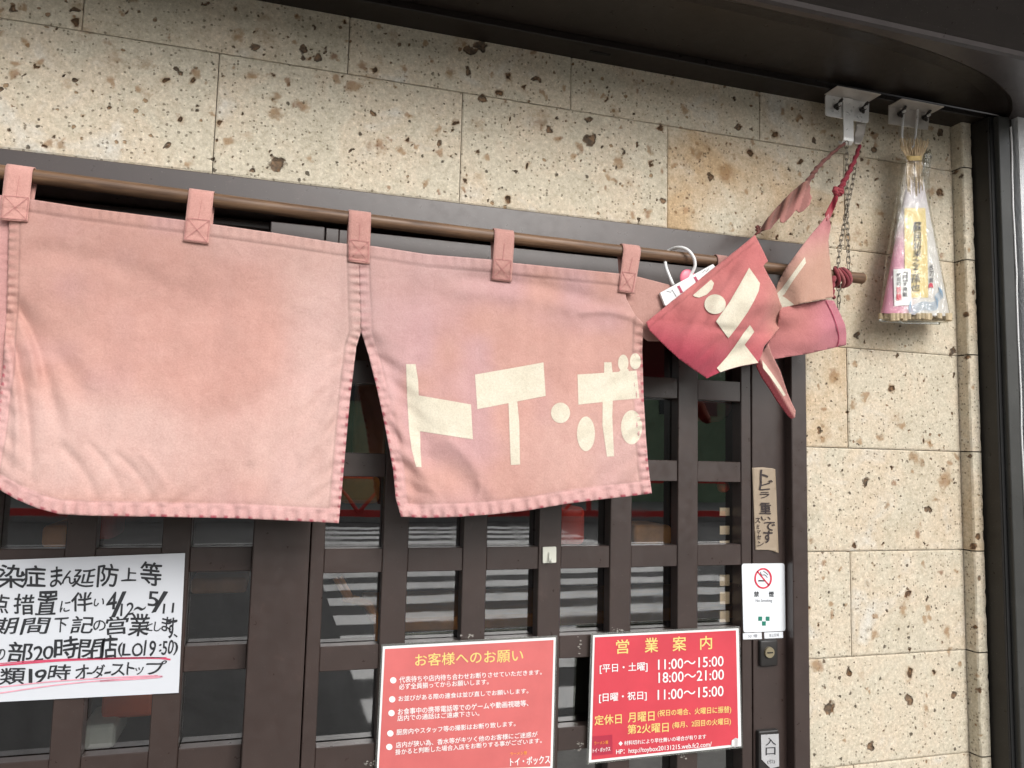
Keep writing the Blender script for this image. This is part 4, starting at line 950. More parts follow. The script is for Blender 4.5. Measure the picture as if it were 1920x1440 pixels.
loop((928, 432), (965, 435), (959, 529), (921, 525), 0.84)
loop((1170, 459), (1203, 462), (1189, 551), (1159, 547), 0.88)
loop((1348, 476), (1368, 478), (1362, 548), (1340, 546), 0.70)
loop((-300, 265), (-250, 272), (-262, 378), (-312, 370), 1.0)

# dyed letters on the cloth
def letters(polys, dep, nm='letter'):
    for p in polys: sheet(nm, p, dep, 'cream', noren, 4.0, None, None)
d2 = lambda x, y: disp(x, y, 2) - 0.00125
z = Z(720, 640, 3.692)
letters([z((153, 158), (218, 158), (236, 270), (240, 374), (420, 405), (602, 437), (615, 678), (430, 650), (250, 622), (252, 740), (260, 872), (222, 868), (190, 740), (172, 600), (160, 380)),
 z((630, 230), (860, 190), (1104, 146), (1119, 378), (922, 416), (936, 560), (942, 852), (878, 856), (862, 428), (646, 470)),
 z(*ellipse(1222, 495, 66, 71)), z(*ellipse(1398, 640, 62, 120, 32)), z(*ellipse(1714, 595, 73, 118, 32)),
 z((1340, 230), (1524, 218), (1524, 145), (1574, 145), (1582, 214), (1626, 211), (1648, 190), (1690, 190), (1694, 206), (1748, 202), (1768, 394), (1584, 410), (1580, 520), (1592, 795), (1544, 798), (1512, 580), (1514, 420), (1346, 438)),
 z(*ellipse(1656, 150, 36, 58, 24)), z(*ellipse(1740, 138, 38, 56, 24))], d2)

# ---- the right end, gathered, folded and tied up
TANP = np.array((0.50, 0.29, 0.22)); REDD = np.array((0.40, 0.060, 0.090)); REDP = np.array((0.54, 0.205, 0.190)); PNK = np.array((0.46, 0.17, 0.18)); DRK = np.array((0.15, 0.018, 0.022))
def lerp3(a, b, t): return a + (b - a) * np.asarray(t)[..., None]
z = Z(1220, 440, 3.79)
F3 = z((920, 520), (1060, 495), (1240, 460), (1300, 470), (1345, 560), (1380, 640), (1390, 700), (1388, 785), (1320, 800), (1100, 850), (950, 872), (860, 888), (820, 790), (900, 660))
def dF3(x, y): return -0.085 - 0.012 * np.sin(np.clip((x - 1440) / 145, 0, 1) * 3.14) + 0.004 * np.sin((x * 0.6 + y) / 14 + 2 * vnoise(x, y, 40, 83)) + 0.007 * (vnoise(x * 0.5, y, 22, 84) - 0.5) - 0.002 * sstep(1565, 1570, x)
sheet('folded_panel', F3, dF3, 'cloth', noren, 5, lambda x, y: lerp3(PNK, np.array((0.50, 0.165, 0.21)), sstep(1500, 1590, x)) * (0.82 + 0.3 * sstep(660, 575, y))[..., None] if False else lerp3(lerp3(REDP * 0.9, np.array((0.47, 0.17, 0.21)), sstep(1490, 1580, x)), PNK * 0.8, sstep(600, 665, y) * 0.6))
acc = ([], []); stroke(acc, spline(z((1245, 470), (1290, 560), (1325, 660), (1338, 740), (1325, 797)), 8), 1.5); decal('stitching', acc, lambda x, y: dF3(x, y) - 0.0022, 'dark_thread', noren)
F2 = z((1265, -150), (1280, -60), (1262, 40), (1270, 150), (1285, 290), (1298, 445), (1240, 456), (1060, 492), (940, 526), (915, 490), (890, 440), (884, 410), (905, 340), (960, 240), (1040, 130), (1130, 10))
def dF2(x, y): return -0.088 - 0.020 * np.sin(np.clip((x - 1452) / 112, 0, 1) * 3.14) * sstep(400, 500, y) + 0.004 * np.sin((x - y * 0.4) / 15) + 0.007 * (vnoise(x, y * 0.5, 20, 86) - 0.5) + 0.004 * np.exp(-((x - 1535 + (y - 480) * 0.25) / 5.0) ** 2)
sheet('folded_panel', F2, dF2, 'cloth', noren, 5, lambda x, y: lerp3(lerp3(np.array((0.52, 0.25, 0.24)), TANP, sstep(430, 520, y + (x - 1500) * 0.5)), np.array((0.50, 0.20, 0.21)), sstep(470, 400, y)))
letters([z((1096, 158), (1104, 200), (1010, 330), (950, 425), (925, 440), (890, 438), (905, 410), (930, 385), (985, 310)), z((893, 446), (925, 430), (960, 450), (1020, 497), (942, 524), (915, 488))], lambda x, y: dF2(x, y) - 0.0011)
F4 = z((835, 775), (862, 850), (920, 965), (945, 1040), (975, 1130), (1005, 1200), (1030, 1250), (1024, 1300), (1000, 1310), (975, 1290), (895, 1180), (840, 1090), (785, 1010), (750, 935), (770, 880), (790, 840))
def dF4(x, y): return -0.092 - 0.012 * np.sin((x - y * 0.55) / 9.0) * 0.4 - 0.008 * sstep(650, 780, y)
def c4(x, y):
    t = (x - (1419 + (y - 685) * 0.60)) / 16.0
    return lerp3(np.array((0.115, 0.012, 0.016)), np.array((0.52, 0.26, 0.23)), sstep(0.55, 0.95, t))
sheet('hanging_corner', F4, dF4, 'cloth', noren, 3, c4)
letters([z((792, 892), (822, 930), (880, 1010), (920, 1070), (960, 1140), (945, 1148), (905, 1090), (850, 1010), (800, 950))], lambda x, y: dF4(x, y) - 0.0012)
F1 = z((740, 2), (770, 60), (800, 120), (832, 188), (800, 222), (840, 300), (884, 375), (915, 470), (952, 560), (957, 590), (920, 655), (860, 730), (805, 795), (790, 850), (762, 915), (640, 935), (500, 975), (400, 1022), (300, 955), (200, 882), (90, 780), (-10, 680), (-32, 622), (120, 498), (300, 356), (500, 196), (640, 85))
def dF1(x, y):
    e = (x - 1212) * 163 + (y - 604) * 203; dn = e / 260.0                 # distance from the hemmed upper edge
    b = np.clip(dn / 150, 0, 1); s = np.clip((x - 1212) / 250, 0, 1)
    return -0.088 - 0.045 * np.sin(b * 2.6) * np.sin(0.25 + s * 2.6) + 0.0035 * np.sin((x * 0.5 + y) / 21) + 0.0060 * (vnoise(x, y, 40, 81) - 0.5) * 2 + 0.0030 * (vnoise(x + y * 0.7, y * 0.5, 15, 85) - 0.5) * 2 + 0.0035 * np.exp(-((y - 610 - (x - 1300) * 0.12) / 8.0) ** 2) - 0.003 * np.exp(-((y - 560 + (x - 1300) * 0.5) / 12.0) ** 2) * sstep(1380, 1450, x) - 0.0015 * (1 - sstep(8, 12, dn)) * 1.0 + 0.0012 * np.exp(-((dn - 11) / 1.8) ** 2)
def c1(x, y):
    t = sstep(560, 690, y - (x - 1330) * 0.28); c = lerp3(REDP, REDD, t); c = lerp3(c, TANP, sstep(1425, 1470, x) * sstep(480, 560, y) * (1 - sstep(600, 660, y)) * 0.8)
    c = lerp3(c, np.array((0.46, 0.10, 0.11)), 0.5 * vnoise(x, y, 60, 82) * (1 - t)); dn = ((x - 1212) * 163 + (y - 604) * 203) / 260.0
    return c * (1 - 0.25 * np.exp(-((dn - 10.5) / 1.4) ** 2))[..., None]
sheet('folded_panel', F1, dF1, 'cloth', noren, 4, c1)
letters([z((300, 430), (430, 319), (450, 345), (438, 386), (398, 426), (345, 447), (313, 441)), z(*ellipse(458, 494, 76, 70, 28)), z((700, 235), (740, 290), (777, 345), (768, 400), (735, 470), (690, 550), (620, 650), (553, 736), (505, 672), (465, 615), (560, 480), (630, 360)),
 z((705, 643), (722, 665), (736, 690), (700, 740), (668, 783), (720, 850), (766, 910), (640, 933), (560, 955), (495, 977), (470, 948), (540, 870), (600, 790), (660, 700))], lambda x, y: dF1(x, y) - 0.0024)

# ties: twisted strip from the bracket to the fold, and the knotted cord
TY = -0.060
def cord(pts, rad, mat, nm, twist=0.0012):
    P_ = spline(pts, 10); pp = []
    for k, (a, b, y) in enumerate(P_): pp.append(W(a, b, y) + Vector((twist * math.sin(k * 1.1), twist * math.cos(k * 1.1), 0)))
    bm = BM(); n = len(pp); rr = [rad[0] + (rad[1] - rad[0]) * k / (n - 1) + 0.0006 * math.sin(k * 2.1) for k in range(n)]
    tube(bm, pp, rr, 8); me = bpy.data.meshes.new(nm); bmesh.ops.recalc_face_normals(bm, faces=bm.faces); bm.to_mesh(me); bm.free(); nn = len(me.vertices)
    at = me.attributes.new('dye', 'FLOAT_COLOR', 'POINT'); c = np.ones((nn, 4)); c[:, :3] = mat; at.data.foreach_set('color', c.ravel())
    return finish(nm, me, 'cloth', noren, True)
cord([(1584, 268, TY), (1560, 288, TY), (1535, 312, TY - 0.005), (1522, 330, TY - 0.01), (1506, 352, TY - 0.015)], (0.0030, 0.0052), np.array((0.155, 0.062, 0.052)), 'tie_strip')
cord([(1612, 272, TY), (1604, 296, TY), (1592, 322, TY - 0.006), (1580, 345, TY - 0.012), (1573, 360, TY - 0.016)], (0.0036, 0.0058), np.array((0.21, 0.022, 0.035)), 'tie_strip')
cord([(1573, 358, TY - 0.02), (1566, 354, TY - 0.024), (1567, 362, TY - 0.028), (1575, 364, TY - 0.028), (1578, 358, TY - 0.022)], (0.0046, 0.0046), np.array((0.27, 0.04, 0.05)), 'knot')
sheet('twisted_cloth', [(1572, 362), (1566, 362), (1558, 380), (1546, 402), (1550, 414), (1556, 410), (1564, 392), (1571, 374)], lambda x, y: -0.086 - 0.004 * np.sin(x / 3.0), 'cloth', noren, 3, lambda x, y: lerp3(np.array((0.26, 0.025, 0.04)), np.array((0.42, 0.10, 0.11)), sstep(385, 412, y)))
RB = [(1506, 342), (1514, 338), (1520, 352), (1518, 362), (1522, 370), (1518, 384), (1506, 396), (1498, 399), (1492, 394), (1482, 407), (1470, 418), (1463, 417), (1462, 408), (1452, 420), (1444, 430), (1436, 431), (1428, 434), (1421, 438), (1418, 432), (1426, 428), (1440, 408), (1460, 385), (1480, 364), (1494, 352)]
def dRB(x, y): return -0.080 - 0.006 * np.sin((x + y * 0.3) / 3.6) * (1 - sstep(6, 22, ((x - 1420) * 96 + (y - 435) * 88) / 130.0)) - 0.004
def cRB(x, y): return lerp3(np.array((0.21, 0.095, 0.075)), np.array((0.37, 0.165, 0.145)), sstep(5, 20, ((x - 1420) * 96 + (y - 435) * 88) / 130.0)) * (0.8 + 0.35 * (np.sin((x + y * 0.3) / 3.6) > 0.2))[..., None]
sheet('tie_ribbon', RB, dRB, 'cloth', noren, 2.5, cRB)
cord([(1424, 436, -0.084), (1419, 431, -0.088), (1421, 424, -0.090), (1424, 430, -0.086), (1418, 440, -0.086)], (0.0022, 0.0022), np.array((0.15, 0.05, 0.04)), 'knot')
# cloth end bunched round the rod beside the chain
for k, (dx, rr, cc) in enumerate(((0, 0.0145, (0.26, 0.05, 0.06)), (4.0, 0.0155, (0.33, 0.10, 0.10)), (8.5, 0.0140, (0.22, 0.04, 0.05)), (12.5, 0.0150, (0.30, 0.08, 0.09)), (16, 0.0135, (0.24, 0.05, 0.05)))):
    c = W(1566 + dx, 512, RY); zc = rodz(c.x); pts = []
    for j in range(26):
        a = 2 * math.pi * j / 26; pts.append(Vector((c.x + 0.006 * math.cos(a + k) + 0.004 * math.sin(2 * a), RY + rr * math.cos(a), zc - 0.003 + rr * 1.15 * math.sin(a))))
    bm = BM(); tube(bm, pts, 0.0036, 8, closed=True); me = bpy.data.meshes.new('bunched_cloth'); bmesh.ops.recalc_face_normals(bm, faces=bm.faces); bm.to_mesh(me); bm.free(); nn = len(me.vertices)
    at = me.attributes.new('dye', 'FLOAT_COLOR', 'POINT'); q = np.ones((nn, 4)); q[:, :3] = cc; at.data.foreach_set('color', q.ravel()); finish('bunched_cloth', me, 'cloth', noren, True)
cord([(1562, 520, -0.075), (1560, 540, -0.080), (1563, 560, -0.082)], (0.006, 0.003), np.array((0.25, 0.05, 0.06)), 'tie_strip')

# =================================================================== BRACKETS, CHAIN
def wing_nut(parent, px, py, y):
    c = W(px, py, y); bm = BM()
    r = bmesh.ops.create_cone(bm, cap_ends=True, segments=14, radius1=0.0055, radius2=0.0045, depth=0.010)
    for v in bm.verts: v.co = Vector((c.x + v.co.x, c.y - 0.005 - v.co.z, c.z + v.co.y))
    for s in (-1, 1):
        a = math.radians(62); dx, dz = math.cos(a) * s, math.sin(a) * s
        tube(bm, [Vector((c.x + dx * 0.004, c.y - 0.006, c.z + dz * 0.004)), Vector((c.x + dx * 0.009, c.y - 0.010, c.z + dz * 0.010)), Vector((c.x + dx * 0.013, c.y - 0.013, c.z + dz * 0.014))], [0.0028, 0.0036, 0.0022], 8)
    obj('wing_nut', bm, 'dark_steel', parent, True)
    bm = BM(); tube(bm, [Vector((c.x, c.y - 0.008, c.z)), Vector((c.x, c.y - 0.016, c.z))], 0.0026, 10); obj('bolt', bm, 'steel', parent)
b1 = thing('steel_bracket', (1.06, -0.04, ZS), 'bright steel bracket with flat strap hook and wing nuts holding the chain', 'bracket', 'steel brackets under the canopy')
bm = BM(); box(bm, 1.0095, 1.1145, -0.0750, -0.0365, ZS - 0.0028, ZS - 0.0004, 0.0008); obj('top_flange', bm, 'dull_shaded_steel', b1)  # darker steel than the plate: underside shade put into the colour
plate('back_plate', [(1548, 177), (1630, 190.5), (1628.5, 231), (1548, 216.5)], -0.039, 0.0022, 'steel', b1, 0.006)
p0 = W(1580.5, 182, -0.043); p1 = W(1597.5, 185, -0.043); zb = W(1588, 262, -0.043).z
path = [(-0.0425, ZS - 0.004), (-0.0428, zb + 0.004), (-0.0420, zb - 0.001), (-0.036, zb - 0.006), (-0.030, zb - 0.004), (-0.028, zb + 0.002)]
bm = BM(); A = []
for (y, zz) in path: A.append([bm.verts.new((x, y, zz)) for x in (p0.x + 0.000, p1.x + 0.002)])
for i in range(len(A) - 1): bm.faces.new((A[i][0], A[i][1], A[i + 1][1], A[i + 1][0]))
obj('strap_hook', bm, 'steel', b1, False, 0.0018)
sheet('strap_hook', [(1607, 222), (1625, 226), (1621, 250), (1617, 262), (1612, 271), (1602, 270), (1600, 262), (1604, 245)], lambda x, y: -0.030 - 0.006 * sstep(256, 271, y), 'dull_shaded_steel', b1, 4, None, 0.0018)
bm = BM(); r = bmesh.ops.create_uvsphere(bm, u_segments=14, v_segments=8, radius=0.0030); c = W(1588, 213, -0.044)
for v in bm.verts: v.co = Vector((c.x + v.co.x, c.y + v.co.y * 0.5, c.z + v.co.z))
obj('rivet', bm, 'steel', b1, True)
wing_nut(b1, 1567, 200, -0.040); wing_nut(b1, 1615, 206, -0.040)
b2 = thing('steel_bracket', (1.2, -0.04, ZS), 'dull steel bracket with a bent rod hook holding the straw charm', 'bracket', 'steel brackets under the canopy')
fx0, fx1 = W(1667, 194, -0.040).x, W(1744, 206, -0.040).x
bm = BM(); box(bm, fx0 + 0.000, fx1 + 0.002, -0.0745, -0.0365, ZS - 0.0028, ZS - 0.0004, 0.0008); obj('top_flange', bm, 'dull_shaded_steel', b2)
plate('back_plate', [(1667, 193), (1743.5, 205), (1740, 243.5), (1666, 232)], -0.040, 0.0022, 'dull_shaded_steel', b2, 0.002)
bm = BM(); tube(bm, [Vector(W(a, b, y)) for a, b, y in spline([(1696, 188, -0.046), (1694, 215, -0.047), (1691.5, 245, -0.047), (1692, 262, -0.048), (1696, 276, -0.050), (1705, 281, -0.052), (1712, 274, -0.050), (1716, 258, -0.047), (1718, 240, -0.047), (1720, 218, -0.047), (1721, 193, -0.046)], 6)], 0.0024, 10); obj('rod_hook', bm, 'steel', b2, True)
wing_nut(b2, 1686, 214, -0.041); wing_nut(b2, 1732, 221, -0.041)

# chain
ch = thing('hanging_chain', W(1585, 500, -0.055), 'thin steel link chain hanging from the bracket and carrying the end of the rod', 'chain')
def chain(pts, n0=0):
    P_ = [W(a, b, y) for a, b, y in spline(pts, 20)]; d = [0]
    for a, b in zip(P_[:-1], P_[1:]): d.append(d[-1] + (b - a).length)
    pitch = 0.0122; n = int(d[-1] / pitch); bm = BM()
    for k in range(n):
        s = (k + 0.5) * pitch; i = max(j for j in range(len(d)) if d[j] <= s); i = min(i, len(P_) - 2)
        c = P_[i].lerp(P_[i + 1], (s - d[i]) / max(1e-9, d[i + 1] - d[i])); t = (P_[i + 1] - P_[i]).normalized()
        ang = math.radians(28 if (k + n0) % 2 else 118) + random.uniform(-0.25, 0.25); side = (Vector((math.cos(ang), math.sin(ang), 0)) - t * t.dot(Vector((math.cos(ang), math.sin(ang), 0)))).normalized()
        pts_ = []
        for j in range(20):
            a = 2 * math.pi * j / 20; L_ = 0.0050; off = L_ if math.sin(a) > 0.001 else -L_ if math.sin(a) < -0.001 else 0
            pts_.append(c + t * (off + 0.0030 * math.sin(a)) + side * 0.0032 * math.cos(a))
        tube(bm, pts_, 0.00095, 7, closed=True)
    obj('chain_strand', bm, 'chain', ch, True)
chain([(1587, 266, -0.050), (1588, 330, -0.054), (1588, 400, -0.058), (1590, 450, -0.066), (1591, 506, -0.078)])
chain([(1605, 296, -0.044), (1601, 330, -0.048), (1594, 365, -0.054), (1586, 400, -0.060), (1580, 435, -0.068), (1574, 470, -0.074), (1571, 508, -0.078)], 1)
chain([(1572, 532, -0.070), (1573, 556, -0.070), (1572, 584, -0.070)])

# =================================================================== PEG HANGER ON THE ROD
pg = thing('peg_hanger', W(1290, 560, -0.09), 'white plastic clip hanger with a pink knob hooked over the rod', 'hanger')
hp = [(1262, 534, -0.079), (1250, 505, -0.072), (1247, 488, -0.062), (1249, 476, -0.048), (1256, 469, -0.050), (1272, 464, -0.070), (1288, 468, -0.082), (1300, 482, -0.087), (1303, 498, -0.086), (1297, 512, -0.082), (1290, 524, -0.080)]
bm = BM(); tube(bm, [W(a, b, y) for a, b, y in spline(hp, 6)], 0.0030, 10); obj('hook', bm, 'white_plastic', pg, True)
c = W(1290, 522, -0.0795); bm = BM(); bmesh.ops.create_uvsphere(bm, u_segments=20, v_segments=12, radius=0.0165)
for v in bm.verts: v.co = Vector((c.x + v.co.x, c.y + v.co.y * 0.2, c.z + v.co.z))
obj('knob', bm, 'pink_plastic', pg, True)
body = [(1238, 549), (1337, 495), (1341, 500), (1338, 512), (1300, 545), (1250, 574), (1247, 572)]
plate('clip_bar', body, -0.0835, 0.0055, 'white_plastic', pg, 0.0012)
acc = ([], [])
for (a, b) in ((1272, 543), (1303, 526)):
    acc = ([], []); poly(acc, [(a - 3, b - 6), (a + 2, b - 8), (a + 9, b + 5), (a + 4, b + 7), (a + 1, b)]); decal('clip_mark', acc, -0.0841, 'crimson', pg)
acc = ([], []); stroke(acc, [(1250, 546), (1258, 548), (1260, 543), (1268, 556)], 1.1); decal('groove', acc, -0.0841, 'grey_print', pg); acc = ([], []); stroke(acc, [(1317, 512), (1321, 507), (1325, 509), (1329, 503)], 1.0); decal('groove', acc, -0.0841, 'grey_print', pg)

# =================================================================== STRAW CHARM IN ITS BAG
cv = lambda y: (np.asarray(y, float) - 330) / 262.0
def cxl(y): return 1702 + (1651 - 1702) * cv(y)
def cxr(y): return 1729 + (1781 - 1729) * cv(y)
def dch(px, py, extra=0.0):
    v = cv(py); c = (cxl(py) + cxr(py)) / 2; h = (cxr(py) - cxl(py)) / 2; u = np.clip((px - c) / h, -1, 1)
    return -0.050 - (0.010 + 0.020 * np.clip(v, 0, 1.2)) * np.sqrt(np.maximum(0, 1 - u * u)) - extra
charm = thing('straw_charm', W(1716, 600, -0.05), 'straw bundle charm wrapped in white and pink paper with a yellow inscribed strip', 'charm')
nv, nu = 40, 40; rows = np.linspace(332, 590, nv); Pv = []; Cc = []
for y in rows:
    for k in range(nu):
        a = 2 * math.pi * k / nu; c = (cxl(y) + cxr(y)) / 2; h = (cxr(y) - cxl(y)) / 2; px = c + h * math.cos(a); dd = -0.050 - (0.010 + 0.020 * cv(y)) * math.sin(a)
        Pv.append(tuple(W(px, y + (3 * math.cos(a) if y > 580 else 0), dd))); u = math.cos(a)
        edge = -0.25 + 0.25 * (y - 332) / 258
        pk = float(sstep(edge + 0.10, edge - 0.5, np.array(u))) * float(sstep(400, 480, np.array(y))); top = float(sstep(430, 360, np.array(y)))
        base = np.array((0.66, 0.63, 0.60)); cc = base + (np.array((0.62, 0.22, 0.34)) - base) * pk * 0.9; cc = cc + (np.array((0.55, 0.50, 0.56)) - cc) * top * 0.7; Cc.append((*cc, 1))
fc = [(i * nu + k, i * nu + (k + 1) % nu, (i + 1) * nu + (k + 1) % nu, (i + 1) * nu + k) for i in range(nv - 1) for k in range(nu)]
me = bpy.data.meshes.new('paper_wrap'); me.from_pydata(Pv, [], fc); at = me.attributes.new('dye', 'FLOAT_COLOR', 'POINT'); at.data.foreach_set('color', np.array(Cc).ravel())
t = NT('wrap_paper'); t.l(t.attr('dye').outputs['Color'], t.b.inputs['Base Color']); t.b.inputs['Roughness'].default_value = 0.7; t.bump(t.noise(t.coords('Object'), 60, 3), 0.2, 0.001)
finish('paper_wrap', me, t.m, charm, True)
bm = BM()
for k in range(90):                                        # straw tuft above the tie and neck below it
    u = random.uniform(-1, 1); a = random.uniform(0, 6.28); top = (1715 + u * 27 + random.uniform(-4, 4), random.uniform(258, 282)); tie = (1714 + u * 14, 295); low = (1715 + u * 15, random.uniform(330, 372))
    dy = random.uniform(-0.008, 0.008); tube(bm, [W(*top, -0.054 + dy * 1.6), W((top[0] + tie[0]) / 2, 284, -0.054 + dy * 1.2), W(*tie, -0.054 + dy), W((tie[0] + low[0]) / 2, 312, -0.055 + dy), W(*low, -0.058 + dy)], 0.0011, 5)
obj('straw_neck', bm, 'straw', charm, True)
bm = BM()
for j in range(4): tube(bm, [W(1714 + 14 * math.cos(a), 292 + j * 2.2 + 1.5 * math.sin(a), -0.054 - 0.013 * math.sin(a)) for a in [2 * math.pi * k / 24 for k in range(24)]], 0.0011, 6, closed=True)
obj('straw_tie', bm, simple('yellow_straw', (0.66, 0.50, 0.22), 0.7, 0.2, 90), charm, True)
bm = BM()
for k in range(46):                                        # cut straw ends showing below the paper
    a = 2 * math.pi * k / 46; rr = random.choice((0.97, 0.9, 0.75)); px = 1716 + 66 * rr * math.cos(a); dd = -0.05 - 0.029 * rr * math.sin(a)
    p = W(px, 588, dd); q = W(px + random.uniform(-1, 1), random.uniform(597, 602), dd); tube(bm, [p, q], random.uniform(0.0045, 0.0070), 9)
obj('straw_end', bm, 'straw_end', charm)
z = Z(1620, 240, 3.6)
def decal_sheet(nm, q, mat, extra, st=3.0): return sheet(nm, q, lambda x, y: dch(x, y, extra), mat, charm, st, None, None)
decal_sheet('inscribed_strip', z((272, 540), (414, 540), (428, 800), (434, 1145), (310, 1145), (275, 950)), 'gold_paper', 0.0012)
decal_sheet('paper_label', z((198, 952), (315, 948), (322, 1195), (205, 1200)), 'laminate_white', 0.0018)
acc = ([], [])
for s, a, b, c_, d_ in (('蘇', 330, 388, 632, 702), ('民', 338, 390, 705, 765), ('将', 334, 388, 768, 828), ('来', 332, 388, 828, 872), ('之', 328, 378, 878, 922), ('子', 328, 370, 928, 978), ('孫', 318, 380, 982, 1045), ('也', 318, 378, 1050, 1102)):
    text(acc, s, z((a, c_), (b, c_), (b, d_), (a, d_)), 0.01, 0.02, 0.08)
decal('inscription', acc, lambda x, y: dch(x, y, 0.0030), 'ink', charm); acc = ([], [])
for k, s in enumerate('コロナ退散'): text(acc, s, z((262, 972 + k * 34), (294, 972 + k * 34), (294, 1002 + k * 34), (262, 1002 + k * 34)), 0.02)
for k, s in enumerate('終息の'): text(acc, s, z((222, 978 + k * 30), (252, 978 + k * 30), (252, 1004 + k * 30), (222, 1004 + k * 30)), 0.02)
decal('lettering', acc, lambda x, y: dch(x, y, 0.0030), 'ink', charm); acc = ([], [])
for k, s in enumerate('長刀鉾'): text(acc, s, z((442, 925 + k * 42), (470, 925 + k * 42), (470, 960 + k * 42), (442, 960 + k * 42)), 0.01)
decal('lettering', acc, lambda x, y: dch(x, y, 0.0030), 'ink', charm)
acc = ([], [])
for k, s in enumerate('祈願'): text(acc, s, z((218, 1070 + k * 50), (254, 1070 + k * 50), (254, 1114 + k * 50), (218, 1114 + k * 50)), 0.03)
decal('red_lettering', acc, lambda x, y: dch(x, y, 0.0030), 'sign_red', charm); acc = ([], [])
poly(acc, z((436, 1080), (440, 1052), (452, 1044), (464, 1052), (468, 1080), (452, 1072))); decal('red_seal', acc, lambda x, y: dch(x, y, 0.0030), 'sign_red', charm)
acc = ([], [])
for k in range(5):
    stroke(acc, spline(z((300 + k * 4, 1215 - k * 14), (318, 1255 - k * 13), (360, 1240 - k * 13), (410, 1222 - k * 12), (450, 1230 - k * 12), (495, 1215 - k * 13), (500 - k * 5, 1170 - k * 8), (530 - k * 5, 1140 - k * 10), (528 - k * 6, 1095 - k * 6)), 6), 1.0)
decal('wave_print', acc, lambda x, y: dch(x, y, 0.0026), 'blue_print', charm)
# the clear bag round it
Pv = []; nv, nu = 46, 44; rows = np.linspace(298, 606, nv)
for i, y in enumerate(rows):
    t_ = (y - 298) / 308
    xl = np.interp(y, [298, 330, 380, 480, 590, 606], [1692, 1686, 1679, 1661, 1648, 1650]); xr = np.interp(y, [298, 330, 380, 480, 590, 606], [1741, 1743, 1743, 1762, 1782, 1777])
    bd = np.interp(y, [298, 340, 590, 600, 606], [0.014, 0.017, 0.037, 0.030, 0.004])
    for k in range(nu):
        a = 2 * math.pi * k / nu; wob = 1 + 0.07 * math.sin(5 * a + 3 * t_) * (1 - t_) + 0.035 * math.sin(9 * a - 6 * t_) + 0.03 * float(vnoise(np.array(a * 9), np.array(t_ * 12), 1, 8))
        Pv.append(tuple(W((xl + xr) / 2 + (xr - xl) / 2 * math.cos(a), y, -0.050 - bd * wob * math.sin(a))))
fc = [(i * nu + k, i * nu + (k + 1) % nu, (i + 1) * nu + (k + 1) % nu, (i + 1) * nu + k) for i in range(nv - 1) for k in range(nu)]
bagt = thing('plastic_bag', W(1716, 606, -0.05), 'clear plastic bag drawn over the straw charm', 'bag')
me = bpy.data.meshes.new('film'); me.from_pydata(Pv, [], fc); finish('film', me, 'bag', bagt, True)
bm = BM()
for k in range(9):
    x = 1738 + random.uniform(-5, 9); tube(bm, [W(x + random.uniform(-4, 6), 276 + random.uniform(0, 10), -0.05), W(x, 292, -0.052), W(x - 2, 306, -0.056), W(x - 4 + random.uniform(-3, 3), 330, -0.064)], [0.0022, 0.0034, 0.0024, 0.0008], 7)
obj('gathered_neck', bm, 'bag', bagt, True)
# folded hem of the bag
sheet('bottom_seam', [(1648, 598), (1700, 601), (1762, 604), (1762, 609), (1700, 607), (1648, 603)], lambda x, y: -0.062 + 0 * x, 'clear', bagt, 6)

# =================================================================== INSIDE THE SHOP
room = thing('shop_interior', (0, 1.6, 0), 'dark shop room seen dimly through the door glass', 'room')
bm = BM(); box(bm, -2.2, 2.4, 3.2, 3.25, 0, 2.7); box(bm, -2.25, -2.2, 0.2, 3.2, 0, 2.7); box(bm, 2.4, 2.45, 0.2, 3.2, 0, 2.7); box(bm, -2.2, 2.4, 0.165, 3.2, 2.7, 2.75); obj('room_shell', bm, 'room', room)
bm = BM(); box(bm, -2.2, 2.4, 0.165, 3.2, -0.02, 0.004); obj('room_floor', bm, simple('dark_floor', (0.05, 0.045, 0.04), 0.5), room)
bm = BM(); box(bm, 0.30, 2.3, 1.05, 1.5, 1.02, 1.06, 0.004); ct = obj('counter_top', bm, 'orange_wood', None); tag(ct, 'orange wooden counter inside the shop behind the right door', 'counter')
bm = BM(); box(bm, -0.9, -0.25, 0.7, 1.1, 1.16, 1.2, 0.004); ct = obj('table_top', bm, 'orange_wood', None); tag(ct, 'orange wooden table inside the shop behind the left door', 'table')
st = thing('wooden_chair', (0.05, 0.8, 0), 'slim orange wooden chair inside behind the right door', 'chair')
bm = BM()
for a, b in (((628, 1084, 0.7), (652, 1124, 0.7)), ((638, 1082, 0.7), (660, 1122, 0.7))): tube(bm, [W(*a), W(*b)], 0.006, 8)
obj('back_slat', bm, 'orange_wood', st)
bm = BM(); tube(bm, [W(648, 1120, 0.7), W(690, 1132, 0.75), W(708, 1165, 0.75), W(712, 1240, 0.75)], 0.011, 8); obj('leg', bm, 'orange_wood', st)
lp = W(1356, 912, 0.075); bm = BM(); bmesh.ops.create_uvsphere(bm, u_segments=20, v_segments=14, radius=0.0125)
for v in bm.verts: v.co = Vector((lp.x + v.co.x, lp.y + v.co.y, lp.z + v.co.z))
tag(obj('red_ball', bm, 'lamp_red', None, True), 'small bright red ball ornament inside beside the door edge', 'ornament')
for k, (a, b) in enumerate(((952, 967), (986, 1002), (1014, 1024), (1078, 1098), (1110, 1132), (1146, 1166))):
    bm = BM(); p, q = W(1350, a, 0.058), W(1368, b, 0.058); box(bm, p.x, q.x, 0.058, 0.060, q.z, p.z)
    o = tag(obj('menu_card', bm, 'card', None), 'cream card in the column of menu cards inside the right door edge', 'menu card', 'menu cards inside the door edge')
lt = thing('red_lantern', W(1330, 790, 0.22), 'dark red round paper lantern hanging inside behind the upper right pane', 'lantern')
